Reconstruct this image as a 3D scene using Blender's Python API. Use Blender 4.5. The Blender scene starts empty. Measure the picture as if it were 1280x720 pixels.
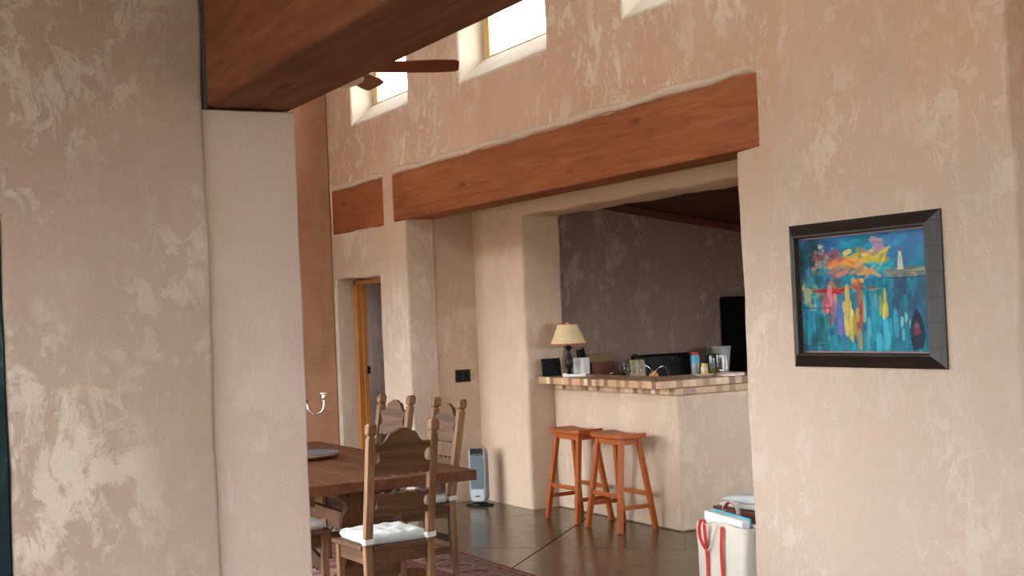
import bpy, bmesh, math, random
import numpy as np
from mathutils import Vector, Matrix
random.seed(7)
rng = np.random.default_rng(11)
C = bpy.context.scene.collection
PI = math.pi

# ------------------------------------------------------------------ materials
def new_mat(name):
    m = bpy.data.materials.new(name); m.use_nodes = True
    nt = m.node_tree
    b = nt.nodes['Principled BSDF']
    return m, nt, b
def N(nt, t, **kw):
    n = nt.nodes.new(t)
    for k, v in kw.items():
        if k.startswith('i_'):
            key = k[2:]
            n.inputs[int(key) if key.isdigit() else key.replace('_', ' ')].default_value = v
        else: setattr(n, k, v)
    return n
def ramp(nt, src, stops):
    r = N(nt, 'ShaderNodeValToRGB')
    while len(r.color_ramp.elements) < len(stops): r.color_ramp.elements.new(0.5)
    for e, (p, c) in zip(r.color_ramp.elements, stops):
        e.position = p; e.color = (*c, 1) if len(c) == 3 else c
    nt.links.new(src, r.inputs[0]); return r
def mapped(nt, scale, coord='Object', loc=(0,0,0), rot=(0,0,0)):
    tc = N(nt, 'ShaderNodeTexCoord'); mp = N(nt, 'ShaderNodeMapping')
    mp.inputs['Scale'].default_value = scale; mp.inputs['Location'].default_value = loc; mp.inputs['Rotation'].default_value = rot
    nt.links.new(tc.outputs[coord], mp.inputs[0]); return mp.outputs[0]
def bump(nt, b, h, strength, dist):
    bp = N(nt, 'ShaderNodeBump'); bp.inputs['Strength'].default_value = strength; bp.inputs['Distance'].default_value = dist
    nt.links.new(h, bp.inputs['Height']); nt.links.new(bp.outputs[0], b.inputs['Normal'])
def mixc(nt, fac, a, b_):
    m = N(nt, 'ShaderNodeMix', data_type='RGBA')
    if isinstance(fac, float): m.inputs[0].default_value = fac
    else: nt.links.new(fac, m.inputs[0])
    for s, i in ((a, 6), (b_, 7)):
        if isinstance(s, tuple): m.inputs[i].default_value = (*s, 1)
        else: nt.links.new(s, m.inputs[i])
    return m.outputs[2]
def noise(nt, vec, scale, detail=4, rough=.55, dist=0.0):
    n = N(nt, 'ShaderNodeTexNoise'); n.inputs['Scale'].default_value = scale; n.inputs['Detail'].default_value = detail
    n.inputs['Roughness'].default_value = rough; n.inputs['Distortion'].default_value = dist
    nt.links.new(vec, n.inputs['Vector']); return n.outputs['Fac']
def math_n(nt, op, a, b_=None, c=None):
    m = N(nt, 'ShaderNodeMath', operation=op)
    for i, v in enumerate((a, b_, c)):
        if v is None: continue
        if isinstance(v, (int, float)): m.inputs[i].default_value = v
        else: nt.links.new(v, m.inputs[i])
    return m.outputs[0]

def plaster(name, dark, mid, light, stretch=(1, 1, .62), scale=3.6, lo=.54, hi=.60, amount=1.0, seed=0.0, lower=None):
    m, nt, b = new_mat(name)
    v = mapped(nt, stretch, loc=(seed, seed*.7, seed*.3))
    big = noise(nt, v, 1.1, 3, .5, .3)
    base = ramp(nt, big, [(.32, dark), (.66, mid)]).outputs[0]
    pa = noise(nt, v, scale, 6, .66, .35)
    pb = noise(nt, mapped(nt, tuple(k*2.3 for k in stretch), loc=(seed+7, 2, seed)), scale, 5, .62, .5)
    pf = ramp(nt, pa, [(lo, (0,0,0)), (hi, (1,1,1))]).outputs[0]
    pf2 = ramp(nt, pb, [(lo+.01, (0,0,0)), (hi+.01, (.75,)*3)]).outputs[0]
    pf = math_n(nt, 'MAXIMUM', pf, pf2)
    clump = ramp(nt, noise(nt, v, 1.0, 3, .55, .2), [(.40, (.10,)*3), (.60, (1,)*3)]).outputs[0]
    f = math_n(nt, 'MULTIPLY', math_n(nt, 'MULTIPLY', pf, clump), amount)
    lt = light
    if lower:                            # paler, greyer plaster up to above the openings; partly daylight tint in its colour
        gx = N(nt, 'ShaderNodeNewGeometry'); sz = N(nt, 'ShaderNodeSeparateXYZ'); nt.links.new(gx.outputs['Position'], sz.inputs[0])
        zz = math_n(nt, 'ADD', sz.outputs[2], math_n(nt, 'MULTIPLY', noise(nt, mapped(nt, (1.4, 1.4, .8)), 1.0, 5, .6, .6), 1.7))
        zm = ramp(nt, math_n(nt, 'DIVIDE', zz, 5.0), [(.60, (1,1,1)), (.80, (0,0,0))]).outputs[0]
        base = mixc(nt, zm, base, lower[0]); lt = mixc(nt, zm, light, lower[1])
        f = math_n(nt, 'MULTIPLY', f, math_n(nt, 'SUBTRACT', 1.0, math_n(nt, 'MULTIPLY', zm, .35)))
    c1 = mixc(nt, f, base, lt)
    # small streaky trowel marks
    v2 = mapped(nt, (11, 11, 4.6), loc=(seed+3, 1, seed))
    p2 = ramp(nt, noise(nt, v2, 1.0, 3, .6, 1.6), [(.60, (0,0,0)), (.66, (1,1,1))]).outputs[0]
    f2 = math_n(nt, 'MULTIPLY', math_n(nt, 'MULTIPLY', p2, clump), .55*amount)
    c2 = mixc(nt, f2, c1, lt)
    fine = noise(nt, mapped(nt, (60, 60, 60)), 1.0, 3, .7)
    c3 = N(nt, 'ShaderNodeMix', data_type='RGBA', blend_type='MULTIPLY'); c3.inputs[0].default_value = .18
    nt.links.new(c2, c3.inputs[6]); nt.links.new(ramp(nt, fine, [(.3, (.55,)*3), (.7, (1,)*3)]).outputs[0], c3.inputs[7])
    nt.links.new(c3.outputs[2], b.inputs['Base Color'])
    b.inputs['Roughness'].default_value = .82; b.inputs['Specular IOR Level'].default_value = .25
    h = math_n(nt, 'ADD', math_n(nt, 'MULTIPLY', noise(nt, mapped(nt, (1.6,)*3), 1.0, 3, .5), 3.0), math_n(nt, 'ADD', math_n(nt, 'MULTIPLY', f, .25), math_n(nt, 'MULTIPLY', fine, .18)))
    bump(nt, b, h, .55, .03)
    return m

def wood(name, c_dark, c_mid, c_light, axis='x', scale=1.0, rough=.45, knots=True, seed=0., spec=.4, bstr=.25):
    m, nt, b = new_mat(name)
    st = {'x': (.9, 11, 11), 'y': (11, .9, 11), 'z': (11, 11, .9)}[axis]
    v = mapped(nt, tuple(s*scale for s in st), loc=(seed, seed*1.3, seed*.6))
    g = noise(nt, v, 1.3, 6, .62, .9)
    v2 = mapped(nt, tuple(s*scale*3.4 for s in st), loc=(seed, 0, 0))
    g2 = noise(nt, v2, 1.5, 4, .6, .3)
    gg = math_n(nt, 'ADD', math_n(nt, 'MULTIPLY', g, .7), math_n(nt, 'MULTIPLY', g2, .3))
    col = ramp(nt, gg, [(.30, c_dark), (.5, c_mid), (.70, c_light)]).outputs[0]
    if knots:
        ks = {'x': (1.5, 5, 5), 'y': (5, 1.5, 5), 'z': (5, 5, 1.5)}[axis]
        vo = N(nt, 'ShaderNodeTexVoronoi'); nt.links.new(mapped(nt, tuple(k*scale for k in ks), loc=(seed+.3, .1, seed)), vo.inputs['Vector'])
        vo.inputs['Scale'].default_value = 1.0
        kf = ramp(nt, vo.outputs['Distance'], [(.06, (1,1,1)), (.14, (0,0,0))]).outputs[0]
        col = mixc(nt, math_n(nt, 'MULTIPLY', kf, .7), col, tuple(x*.35 for x in c_dark))
    lg = noise(nt, mapped(nt, (1.2,)*3, loc=(seed, 4, 2)), 1.0, 2)
    mm = N(nt, 'ShaderNodeMix', data_type='RGBA', blend_type='MULTIPLY'); mm.inputs[0].default_value = .5
    nt.links.new(col, mm.inputs[6]); nt.links.new(ramp(nt, lg, [(.3, (.68,)*3), (.65, (1,)*3)]).outputs[0], mm.inputs[7])
    nt.links.new(mm.outputs[2], b.inputs['Base Color'])
    b.inputs['Roughness'].default_value = rough; b.inputs['Specular IOR Level'].default_value = spec
    bump(nt, b, gg, bstr, .004)
    return m

def plain(name, col, rough=.5, metal=0., spec=.5, var=.12, scale=25., bstr=0.05, emis=None):
    m, nt, b = new_mat(name)
    n = noise(nt, mapped(nt, (scale,)*3), 1.0, 3)
    c = ramp(nt, n, [(.3, tuple(x*(1-var) for x in col)), (.7, tuple(min(1, x*(1+var)) for x in col))]).outputs[0]
    nt.links.new(c, b.inputs['Base Color'])
    b.inputs['Roughness'].default_value = rough; b.inputs['Metallic'].default_value = metal; b.inputs['Specular IOR Level'].default_value = spec
    if bstr: bump(nt, b, n, bstr, .004)
    return m

def fabric(name, col, var=.08):
    m, nt, b = new_mat(name)
    w = N(nt, 'ShaderNodeTexWave', wave_type='BANDS'); w.inputs['Scale'].default_value = 130
    nt.links.new(mapped(nt, (1, 1, 1)), w.inputs['Vector'])
    n = noise(nt, mapped(nt, (14,)*3), 1.0, 4)
    c = ramp(nt, n, [(.3, tuple(x*(1-var) for x in col)), (.7, col)]).outputs[0]
    nt.links.new(c, b.inputs['Base Color'])
    b.inputs['Roughness'].default_value = .9; b.inputs['Specular IOR Level'].default_value = .15; b.inputs['Sheen Weight'].default_value = .1
    bump(nt, b, math_n(nt, 'ADD', n, math_n(nt, 'MULTIPLY', w.outputs['Fac'], .12)), .35, .006)
    return m

def glassy(name, tint=(1, 1, 1), gl=.06):
    m = bpy.data.materials.new(name); m.use_nodes = True; nt = m.node_tree
    nt.nodes.remove(nt.nodes['Principled BSDF']); out = nt.nodes['Material Output']
    t = N(nt, 'ShaderNodeBsdfTransparent'); t.inputs[0].default_value = (*tint, 1)
    g = N(nt, 'ShaderNodeBsdfGlossy'); g.inputs['Roughness'].default_value = .03
    fr = N(nt, 'ShaderNodeLayerWeight'); fr.inputs[0].default_value = .5
    nz = noise(nt, mapped(nt, (3,)*3), 1.0, 2)
    f = math_n(nt, 'ADD', math_n(nt, 'MULTIPLY', math_n(nt, 'POWER', fr.outputs['Facing'], 5.0), .45), math_n(nt, 'MULTIPLY', nz, gl*.5))
    mx = N(nt, 'ShaderNodeMixShader'); nt.links.new(f, mx.inputs[0]); nt.links.new(t.outputs[0], mx.inputs[1]); nt.links.new(g.outputs[0], mx.inputs[2])
    nt.links.new(mx.outputs[0], out.inputs[0]); return m

def vcol_mat(name, rough=.6, bstr=.2, bscale=200., spec=.4, attr='Col'):
    m, nt, b = new_mat(name)
    a = N(nt, 'ShaderNodeAttribute', attribute_name=attr)
    nt.links.new(a.outputs['Color'], b.inputs['Base Color'])
    b.inputs['Roughness'].default_value = rough; b.inputs['Specular IOR Level'].default_value = spec
    bump(nt, b, noise(nt, mapped(nt, (bscale,)*3), 1.0, 3), bstr, .003)
    return m

M = {}
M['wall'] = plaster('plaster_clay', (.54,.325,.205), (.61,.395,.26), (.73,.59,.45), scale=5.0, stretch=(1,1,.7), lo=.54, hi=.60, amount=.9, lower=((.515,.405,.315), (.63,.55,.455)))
M['wall_pale'] = plaster('plaster_pale', (.56,.42,.31), (.62,.47,.35), (.70,.57,.45), amount=.5, seed=4)
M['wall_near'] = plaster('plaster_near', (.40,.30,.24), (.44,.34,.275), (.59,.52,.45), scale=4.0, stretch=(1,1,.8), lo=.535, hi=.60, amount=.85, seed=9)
M['pier'] = plaster('plaster_pier', (.50,.39,.325), (.53,.425,.36), (.63,.55,.49), scale=2.6, amount=.6, seed=12)
M['wall_end'] = plaster('plaster_terracotta', (.42,.20,.11), (.47,.245,.14), (.52,.31,.20), scale=3.2, stretch=(1,1,1), lo=.48, hi=.6, amount=.6, seed=15)
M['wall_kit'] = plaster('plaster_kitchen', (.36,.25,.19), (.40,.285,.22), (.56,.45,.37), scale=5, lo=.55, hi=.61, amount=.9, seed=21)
M['bar'] = plaster('plaster_bar', (.53,.40,.29), (.58,.45,.335), (.68,.56,.44), scale=4, amount=.7, seed=27)
M['sill'] = plaster('plaster_sill', (.60,.52,.40), (.64,.56,.44), (.70,.63,.51), amount=.5, seed=31)
M['lintel'] = wood('fir_lintel', (.19,.055,.016), (.30,.095,.031), (.38,.135,.05), 'x', 1.0, .75, seed=1.7, spec=.2)
M['beam'] = wood('fir_beam', (.14,.047,.023), (.225,.080,.038), (.30,.125,.066), 'x', .8, .8, seed=5.2, spec=.2)
M['ceil_wood'] = wood('ceiling_boards', (.10,.025,.012), (.16,.040,.020), (.22,.06,.03), 'x', 1.0, .5, seed=3.1)
M['pine'] = wood('pine_orange', (.34,.12,.022), (.44,.175,.036), (.52,.23,.06), 'z', 1.0, .4, seed=2.2)
M['pine_pale'] = wood('pine_pale', (.58,.38,.14), (.70,.50,.22), (.80,.62,.32), 'z', 1.0, .45, seed=2.9)
M['table'] = wood('table_wood', (.055,.018,.007), (.105,.036,.015), (.17,.064,.028), 'x', .8, .42, seed=6.1, spec=.2)
M['table_z'] = wood('table_wood_upright', (.06,.026,.012), (.11,.05,.023), (.17,.085,.042), 'z', .8, .65, seed=6.4, spec=.1)
cw = ((.042,.017,.007), (.088,.039,.016), (.15,.074,.034))
M['chair_x'] = wood('chair_oak_cross', *cw, axis='x', scale=1.2, rough=.6, knots=False, seed=7.7, spec=.2)
M['chair_y'] = wood('chair_oak_rail', *cw, axis='y', scale=1.2, rough=.6, knots=False, seed=7.9, spec=.2)
M['chair_z'] = wood('chair_oak_post', (.095,.045,.020), (.165,.085,.039), (.27,.155,.08), axis='z', scale=1.2, rough=.6, knots=False, seed=8.3, spec=.2)
sw = ((.28,.062,.010), (.40,.098,.018), (.48,.140,.032))
M['stool_x'] = wood('stool_honey_seat', *sw, axis='x', scale=1.2, rough=.38, knots=False, seed=9.1, spec=.3)
M['stool_z'] = wood('stool_honey_leg', *sw, axis='z', scale=1.2, rough=.4, knots=False, seed=9.6, spec=.25)
M['fan_wood'] = wood('fan_blade_wood', (.13,.025,.012), (.20,.045,.02), (.26,.07,.03), 'x', 1.0, .3, knots=False, seed=4.4)
M['bench'] = wood('dark_bench_wood', (.07,.025,.013), (.13,.045,.025), (.19,.075,.04), 'x', 1.0, .4, knots=False, seed=4.9)
M['white_cloth'] = fabric('white_cotton', (.50,.515,.49), var=.16)
M['canvas'] = fabric('natural_canvas', (.66,.62,.52))
M['red_web'] = fabric('red_webbing', (.52,.035,.03))
M['black'] = plain('black_gloss', (.008,.008,.009), .18, var=.1)
M['black_matte'] = plain('black_matte', (.010,.010,.011), .7, spec=.15)
M['black_range'] = plain('black_enamel', (.007,.007,.008), .35, spec=.22)
M['iron'] = plain('dark_bronze', (.02,.015,.013), .4, .6)
M['silver'] = plain('polished_silver', (.80,.78,.74), .16, 1.0, var=.05)
M['chrome'] = plain('chrome', (.75,.76,.78), .1, 1.0, var=.03)
M['steel_frame'] = plain('pale_silver_plastic', (.27,.305,.325), .32, .2, var=.04)
M['heater_white'] = plain('heater_white_plastic', (.42,.46,.47), .35, var=.04)
M['white_gloss'] = plain('white_glaze', (.75,.75,.72), .22, var=.04)
M['white_plastic'] = plain('white_plastic', (.72,.72,.68), .4, var=.04)
M['cream_glass'] = plain('cream_glass', (.62,.55,.40), .3, var=.05)
M['plate_top'] = plain('slate_plate', (.09,.10,.115), .35, var=.35, scale=40)
M['plate_wood'] = wood('plate_rim_wood', (.30,.17,.06), (.42,.25,.10), (.5,.33,.15), 'x', 1, .4, knots=False)
M['red_plastic'] = plain('red_plastic', (.45,.02,.03), .35)
M['blue_plastic'] = plain('blue_plastic', (.05,.30,.45), .35)
M['yellow'] = plain('yellow_paint', (.70,.45,.04), .4)
M['orange_peel'] = plain('orange_peel', (.62,.22,.02), .45, var=.1, scale=120, bstr=.3)
M['board_tan'] = wood('cutting_board_tan', (.20,.13,.05), (.28,.18,.075), (.33,.22,.10), 'y', 1, .5, knots=False)
M['board_red'] = wood('cutting_board_red', (.12,.035,.018), (.20,.055,.028), (.25,.08,.04), 'y', 1, .5, knots=False)
M['brown_plate'] = plain('oiled_bronze_plate', (.030,.014,.010), .4, .3)
M['shade_red'] = plain('shade_trim', (.36,.10,.05), .7)
M['frame_brown'] = wood('frame_dark_wood', (.006,.004,.003), (.015,.009,.007), (.028,.016,.013), 'x', 2.0, .35, knots=False)
M['frame_slip'] = plain('frame_red_slip', (.16,.045,.03), .4)
M['glass'] = glassy('window_glass')
M['jar_glass'] = glassy('grey_glass', (.55,.58,.58), .2)
M['clear_bag'] = glassy('clear_plastic', (.82,.84,.84), .6)
M['cabinet'] = wood('cabinet_wood', (.08,.03,.015), (.13,.05,.025), (.18,.075,.04), 'z', 1, .45, knots=False)
M['worktop'] = plain('dark_worktop', (.05,.04,.035), .3, var=.3)
M['gap_strip'] = plain('dark_gap_strip', (.05,.055,.05), .9, var=.5, scale=60)

# lampshade: parchment that lets light through
def shade_mat():
    m, nt, b = new_mat('parchment_shade')
    n = noise(nt, mapped(nt, (30,)*3), 1.0, 3)
    nt.links.new(ramp(nt, n, [(.3, (.66,.50,.27)), (.7, (.74,.58,.33))]).outputs[0], b.inputs['Base Color'])
    b.inputs['Roughness'].default_value = .8; b.inputs['Transmission Weight'].default_value = 0.0
    return m
M['shade'] = shade_mat()

def green_door_mat():
    m, nt, b = new_mat('green_patina')
    n = noise(nt, mapped(nt, (4, 4, 3)), 1.0, 5, .65, 1.2)
    nt.links.new(ramp(nt, n, [(.42, (.010,.022,.026)), (.58, (.016,.036,.038)), (.72, (.07,.11,.11))]).outputs[0], b.inputs['Base Color'])
    b.inputs['Roughness'].default_value = .7; b.inputs['Specular IOR Level'].default_value = .08; return m
M['green'] = green_door_mat()

def floor_mat():
    m, nt, b = new_mat('stained_concrete')
    tc = N(nt, 'ShaderNodeTexCoord'); sx = N(nt, 'ShaderNodeSeparateXYZ'); nt.links.new(tc.outputs['Object'], sx.inputs[0])
    s = 1/math.sqrt(2)
    u = math_n(nt, 'MULTIPLY', math_n(nt, 'ADD', sx.outputs[0], sx.outputs[1]), s)
    w = math_n(nt, 'MULTIPLY', math_n(nt, 'SUBTRACT', sx.outputs[1], sx.outputs[0]), s)
    def line(v, off):
        t = math_n(nt, 'FRACT', math_n(nt, 'DIVIDE', math_n(nt, 'SUBTRACT', v, off-75), 1.5))
        d = math_n(nt, 'MULTIPLY', math_n(nt, 'MINIMUM', t, math_n(nt, 'SUBTRACT', 1.0, t)), 1.5)
        return math_n(nt, 'LESS_THAN', d, .0055)
    ln = math_n(nt, 'MAXIMUM', line(u, -2.69), math_n(nt, 'MULTIPLY', line(w, 9.405), .45))
    n1 = noise(nt, mapped(nt, (1.1,)*3), 1.0, 6, .62, .8)
    n2 = noise(nt, mapped(nt, (7,)*3), 1.0, 4, .6, .3)
    col = ramp(nt, math_n(nt, 'ADD', math_n(nt, 'MULTIPLY', n1, .7), math_n(nt, 'MULTIPLY', n2, .3)), [(.34, (.058,.037,.016)), (.52, (.096,.066,.030)), (.68, (.138,.100,.048))]).outputs[0]
    col = mixc(nt, ln, col, (.012,.008,.006))
    nt.links.new(col, b.inputs['Base Color'])
    rr = math_n(nt, 'ADD', .12, math_n(nt, 'MULTIPLY', n2, .22))
    nt.links.new(math_n(nt, 'MAXIMUM', rr, ln), b.inputs['Roughness'])
    nt.links.new(math_n(nt, 'SUBTRACT', .5, math_n(nt, 'MULTIPLY', ln, .5)), b.inputs['Specular IOR Level'])
    bump(nt, b, math_n(nt, 'SUBTRACT', math_n(nt, 'MULTIPLY', n2, .15), ln), .25, .004)
    return m
M['floor'] = floor_mat()

def tile_mat():
    m, nt, b = new_mat('tumbled_stone_tile')
    S = .062
    tc = N(nt, 'ShaderNodeTexCoord')
    dv = N(nt, 'ShaderNodeVectorMath', operation='DIVIDE'); dv.inputs[1].default_value = (S, S, S); nt.links.new(tc.outputs['Object'], dv.inputs[0])
    ad = N(nt, 'ShaderNodeVectorMath', operation='ADD'); ad.inputs[1].default_value = (.013, .017, .37); nt.links.new(dv.outputs[0], ad.inputs[0])
    fl = N(nt, 'ShaderNodeVectorMath', operation='FLOOR'); nt.links.new(ad.outputs[0], fl.inputs[0])
    wn = N(nt, 'ShaderNodeTexWhiteNoise', noise_dimensions='3D'); nt.links.new(fl.outputs[0], wn.inputs['Vector'])
    r = ramp(nt, wn.outputs['Value'], [(0, (.22,.11,.06)), (.14, (.34,.19,.10)), (.34, (.52,.33,.18)), (.55, (.66,.47,.28)), (.74, (.60,.36,.22)), (.88, (.72,.57,.38))])
    r.color_ramp.interpolation = 'CONSTANT'
    n = noise(nt, mapped(nt, (45,)*3), 1.0, 4)
    c = N(nt, 'ShaderNodeMix', data_type='RGBA', blend_type='MULTIPLY'); c.inputs[0].default_value = .5
    nt.links.new(r.outputs[0], c.inputs[6]); nt.links.new(ramp(nt, n, [(.3, (.6,)*3), (.65, (1,)*3)]).outputs[0], c.inputs[7])
    fr = N(nt, 'ShaderNodeVectorMath', operation='FRACTION'); nt.links.new(ad.outputs[0], fr.inputs[0])
    sp = N(nt, 'ShaderNodeSeparateXYZ'); nt.links.new(fr.outputs[0], sp.inputs[0])
    g = None
    for i in (0, 1):
        e = math_n(nt, 'LESS_THAN', sp.outputs[i], .06)
        g = e if g is None else math_n(nt, 'MAXIMUM', g, e)
    col = mixc(nt, g, c.outputs[2], (.36,.27,.19))
    nt.links.new(col, b.inputs['Base Color']); b.inputs['Roughness'].default_value = .45
    bump(nt, b, math_n(nt, 'SUBTRACT', math_n(nt, 'MULTIPLY', n, .3), g), .3, .003)
    return m
M['tile'] = tile_mat()

def stripe_bag_mat():
    m, nt, b = new_mat('yellow_check_paper')
    tc = N(nt, 'ShaderNodeTexCoord'); sx = N(nt, 'ShaderNodeSeparateXYZ'); nt.links.new(tc.outputs['Object'], sx.inputs[0])
    f = math_n(nt, 'LESS_THAN', math_n(nt, 'FRACT', math_n(nt, 'DIVIDE', math_n(nt, 'ADD', sx.outputs[1], 10.02), .085)), .45)
    k = math_n(nt, 'LESS_THAN', math_n(nt, 'FRACT', math_n(nt, 'DIVIDE', sx.outputs[2], .09)), .8)
    col = mixc(nt, math_n(nt, 'MULTIPLY', f, k), (.62,.58,.50), (.62,.42,.03))
    nt.links.new(col, b.inputs['Base Color']); b.inputs['Roughness'].default_value = .5
    bump(nt, b, noise(nt, mapped(nt, (18,)*3), 1.0, 3), .5, .01)
    return m
M['stripe_bag'] = stripe_bag_mat()

def grille_mat():
    m, nt, b = new_mat('heater_grille')
    tc = N(nt, 'ShaderNodeTexCoord'); sx = N(nt, 'ShaderNodeSeparateXYZ'); nt.links.new(tc.outputs['Object'], sx.inputs[0])
    a = math_n(nt, 'SINE', math_n(nt, 'MULTIPLY', sx.outputs[2], 900.)); c = math_n(nt, 'SINE', math_n(nt, 'MULTIPLY', sx.outputs[0], 900.))
    f = math_n(nt, 'GREATER_THAN', math_n(nt, 'ADD', a, c), -.2)
    nt.links.new(mixc(nt, f, (.04,.06,.07), (.15,.20,.225)), b.inputs['Base Color']); b.inputs['Roughness'].default_value = .4; b.inputs['Metallic'].default_value = .3
    return m
M['grille'] = grille_mat()

# ------------------------------------------------------------------ geometry helpers
class MB:
    def __init__(s): s.bm = bmesh.new()
    def _xf(s, vs, mat):
        if mat is not None:
            for v in vs: v.co = mat @ v.co
    def box(s, x0, x1, y0, y1, z0, z1, mat=None):
        vs = [s.bm.verts.new((x, y, z)) for x in (x0, x1) for y in (y0, y1) for z in (z0, z1)]
        for f in ((0,1,3,2), (4,6,7,5), (0,4,5,1), (2,3,7,6), (0,2,6,4), (1,5,7,3)): s.bm.faces.new([vs[i] for i in f])
        s._xf(vs, mat); return s
    def hexa(s, b, t):
        """b, t: four bottom and four top corners (ccw from above)."""
        vb = [s.bm.verts.new(p) for p in b]; vt = [s.bm.verts.new(p) for p in t]
        s.bm.faces.new(vb[::-1]); s.bm.faces.new(vt)
        for i in range(4): s.bm.faces.new((vb[i], vb[(i+1) % 4], vt[(i+1) % 4], vt[i]))
        return s
    def bar(s, p, q, w, d, side=(1, 0, 0)):
        """straight square bar from p to q, w along 'side', d across."""
        p, q = Vector(p), Vector(q); ax = (q-p).normalized(); sd = Vector(side); sd = (sd - ax*sd.dot(ax)).normalized(); ot = ax.cross(sd)
        f = lambda c: [c + sd*(a*w/2) + ot*(b_*d/2) for a, b_ in ((-1,-1), (1,-1), (1,1), (-1,1))]
        return s.hexa(f(p), f(q))
    def prism(s, pts, plane, d0, d1, mat=None):
        """extrude a 2D outline; plane 'xz' 'yz' or 'xy', from depth d0 to d1 along the third axis."""
        mk = {'xz': lambda a, b_, d: (a, d, b_), 'yz': lambda a, b_, d: (d, a, b_), 'xy': lambda a, b_, d: (a, b_, d)}[plane]
        A = [s.bm.verts.new(mk(a, b_, d0)) for a, b_ in pts]; B = [s.bm.verts.new(mk(a, b_, d1)) for a, b_ in pts]
        n = len(pts)
        s.bm.faces.new(A); s.bm.faces.new(B[::-1])
        for i in range(n): s.bm.faces.new((A[i], B[i], B[(i+1) % n], A[(i+1) % n]))
        s._xf(A+B, mat); return s
    def lathe(s, prof, seg=24, c=(0, 0), sx=1., sy=1., mat=None):
        rings = []; allv = []
        for r, z in prof:
            if r < 1e-6: ring = [s.bm.verts.new((c[0], c[1], z))]
            else: ring = [s.bm.verts.new((c[0]+sx*r*math.cos(2*PI*k/seg), c[1]+sy*r*math.sin(2*PI*k/seg), z)) for k in range(seg)]
            rings.append(ring); allv += ring
        for a, b_ in zip(rings, rings[1:]):
            for k in range(seg):
                k2 = (k+1) % seg
                if len(a) == 1 and len(b_) == 1: continue
                if len(a) == 1: s.bm.faces.new((a[0], b_[k2], b_[k]))
                elif len(b_) == 1: s.bm.faces.new((a[k], a[k2], b_[0]))
                else: s.bm.faces.new((a[k], a[k2], b_[k2], b_[k]))
        s._xf(allv, mat); return s
    def tube(s, pts, r, seg=10, closed=False, flat=1.0, up=(0, 0, 1)):
        pts = [Vector(p) for p in pts]; n = len(pts); rings = []
        rr = r if hasattr(r, '__len__') else [r]*n
        prev = None
        for i, p in enumerate(pts):
            a = pts[(i-1) % n] if (closed or i > 0) else p; b_ = pts[(i+1) % n] if (closed or i < n-1) else p
            t = (b_-a).normalized()
            u = Vector(up) if prev is None else prev
            u = u - t*u.dot(t)
            if u.length < 1e-4: u = Vector((1, 0, 0)) - t*t.x
            u.normalize(); prev = u; w = t.cross(u)
            rings.append([s.bm.verts.new(p + u*(math.cos(2*PI*k/seg)*rr[i]) + w*(math.sin(2*PI*k/seg)*rr[i]*flat)) for k in range(seg)])
        m = n if closed else n-1
        for i in range(m):
            a, b_ = rings[i], rings[(i+1) % n]
            for k in range(seg): s.bm.faces.new((a[k], a[(k+1) % seg], b_[(k+1) % seg], b_[k]))
        if not closed: s.bm.faces.new(rings[0][::-1]); s.bm.faces.new(rings[-1])
        return s
    def ribbon(s, pts, w, t, side=(1, 0, 0)):
        """flat strap following pts: width w along side, thickness t."""
        pts = [Vector(p) for p in pts]; sd = Vector(side).normalized(); rings = []
        for i, p in enumerate(pts):
            a = pts[max(0, i-1)]; b_ = pts[min(len(pts)-1, i+1)]; tg = (b_-a).normalized(); nn = tg.cross(sd).normalized()
            rings.append([s.bm.verts.new(p + sd*x*w/2 + nn*y*t/2) for x, y in ((-1,-1), (1,-1), (1,1), (-1,1))])
        for a, b_ in zip(rings, rings[1:]):
            for k in range(4): s.bm.faces.new((a[k], a[(k+1) % 4], b_[(k+1) % 4], b_[k]))
        s.bm.faces.new(rings[0][::-1]); s.bm.faces.new(rings[-1]); return s
    def grid(s, fn, nu, nv):
        g = [[s.bm.verts.new(fn(i/nu, j/nv)) for j in range(nv+1)] for i in range(nu+1)]
        for i in range(nu):
            for j in range(nv): s.bm.faces.new((g[i][j], g[i+1][j], g[i+1][j+1], g[i][j+1]))
        return s
    def build(s, name, mat, parent=None, bevel=0., seg=2, smooth=None, loc=None, fix=True):
        if fix: bmesh.ops.recalc_face_normals(s.bm, faces=s.bm.faces)
        me = bpy.data.meshes.new(name); s.bm.to_mesh(me); s.bm.free()
        return link(name, me, mat, parent, bevel, seg, smooth, loc)
def link(name, me, mat, parent=None, bevel=0., seg=2, smooth=None, loc=None):
    o = bpy.data.objects.new(name, me); C.objects.link(o)
    if mat is not None: me.materials.append(M[mat] if isinstance(mat, str) else mat)
    if parent is not None: o.parent = parent
    if loc is not None: o.location = loc
    if bevel:
        b = o.modifiers.new('Bevel', 'BEVEL'); b.width = bevel; b.segments = seg; b.limit_method = 'ANGLE'; b.angle_limit = math.radians(32)
        b.harden_normals = False
    if smooth or (bevel and smooth is None):
        for p in me.polygons: p.use_smooth = True
        me.set_sharp_from_angle(angle=math.radians(smooth if smooth else 40))
    return o
def tag(o, label, cat, group=None):
    o['label'] = label; o['category'] = cat
    if group: o['group'] = group
    return o
def thing(name, label, cat, loc=(0, 0, 0), rz=0., group=None):
    o = bpy.data.objects.new(name, None); C.objects.link(o); o.empty_display_size = .1
    o.location = loc; o.rotation_euler = (0, 0, rz); return tag(o, label, cat, group)
def struct(o): o['kind'] = 'structure'; return o
def copy_thing(o, loc, rz, label, group=None, scale=None):
    r = o.copy(); C.objects.link(r); r.location = loc; r.rotation_euler = (0, 0, rz); r['label'] = label
    if group: r['group'] = group
    if scale: r.scale = scale
    for ch in list(o.children):
        c = ch.copy(); C.objects.link(c); c.parent = r
        for g in ch.children:
            d = g.copy(); C.objects.link(d); d.parent = c
    return r

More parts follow.
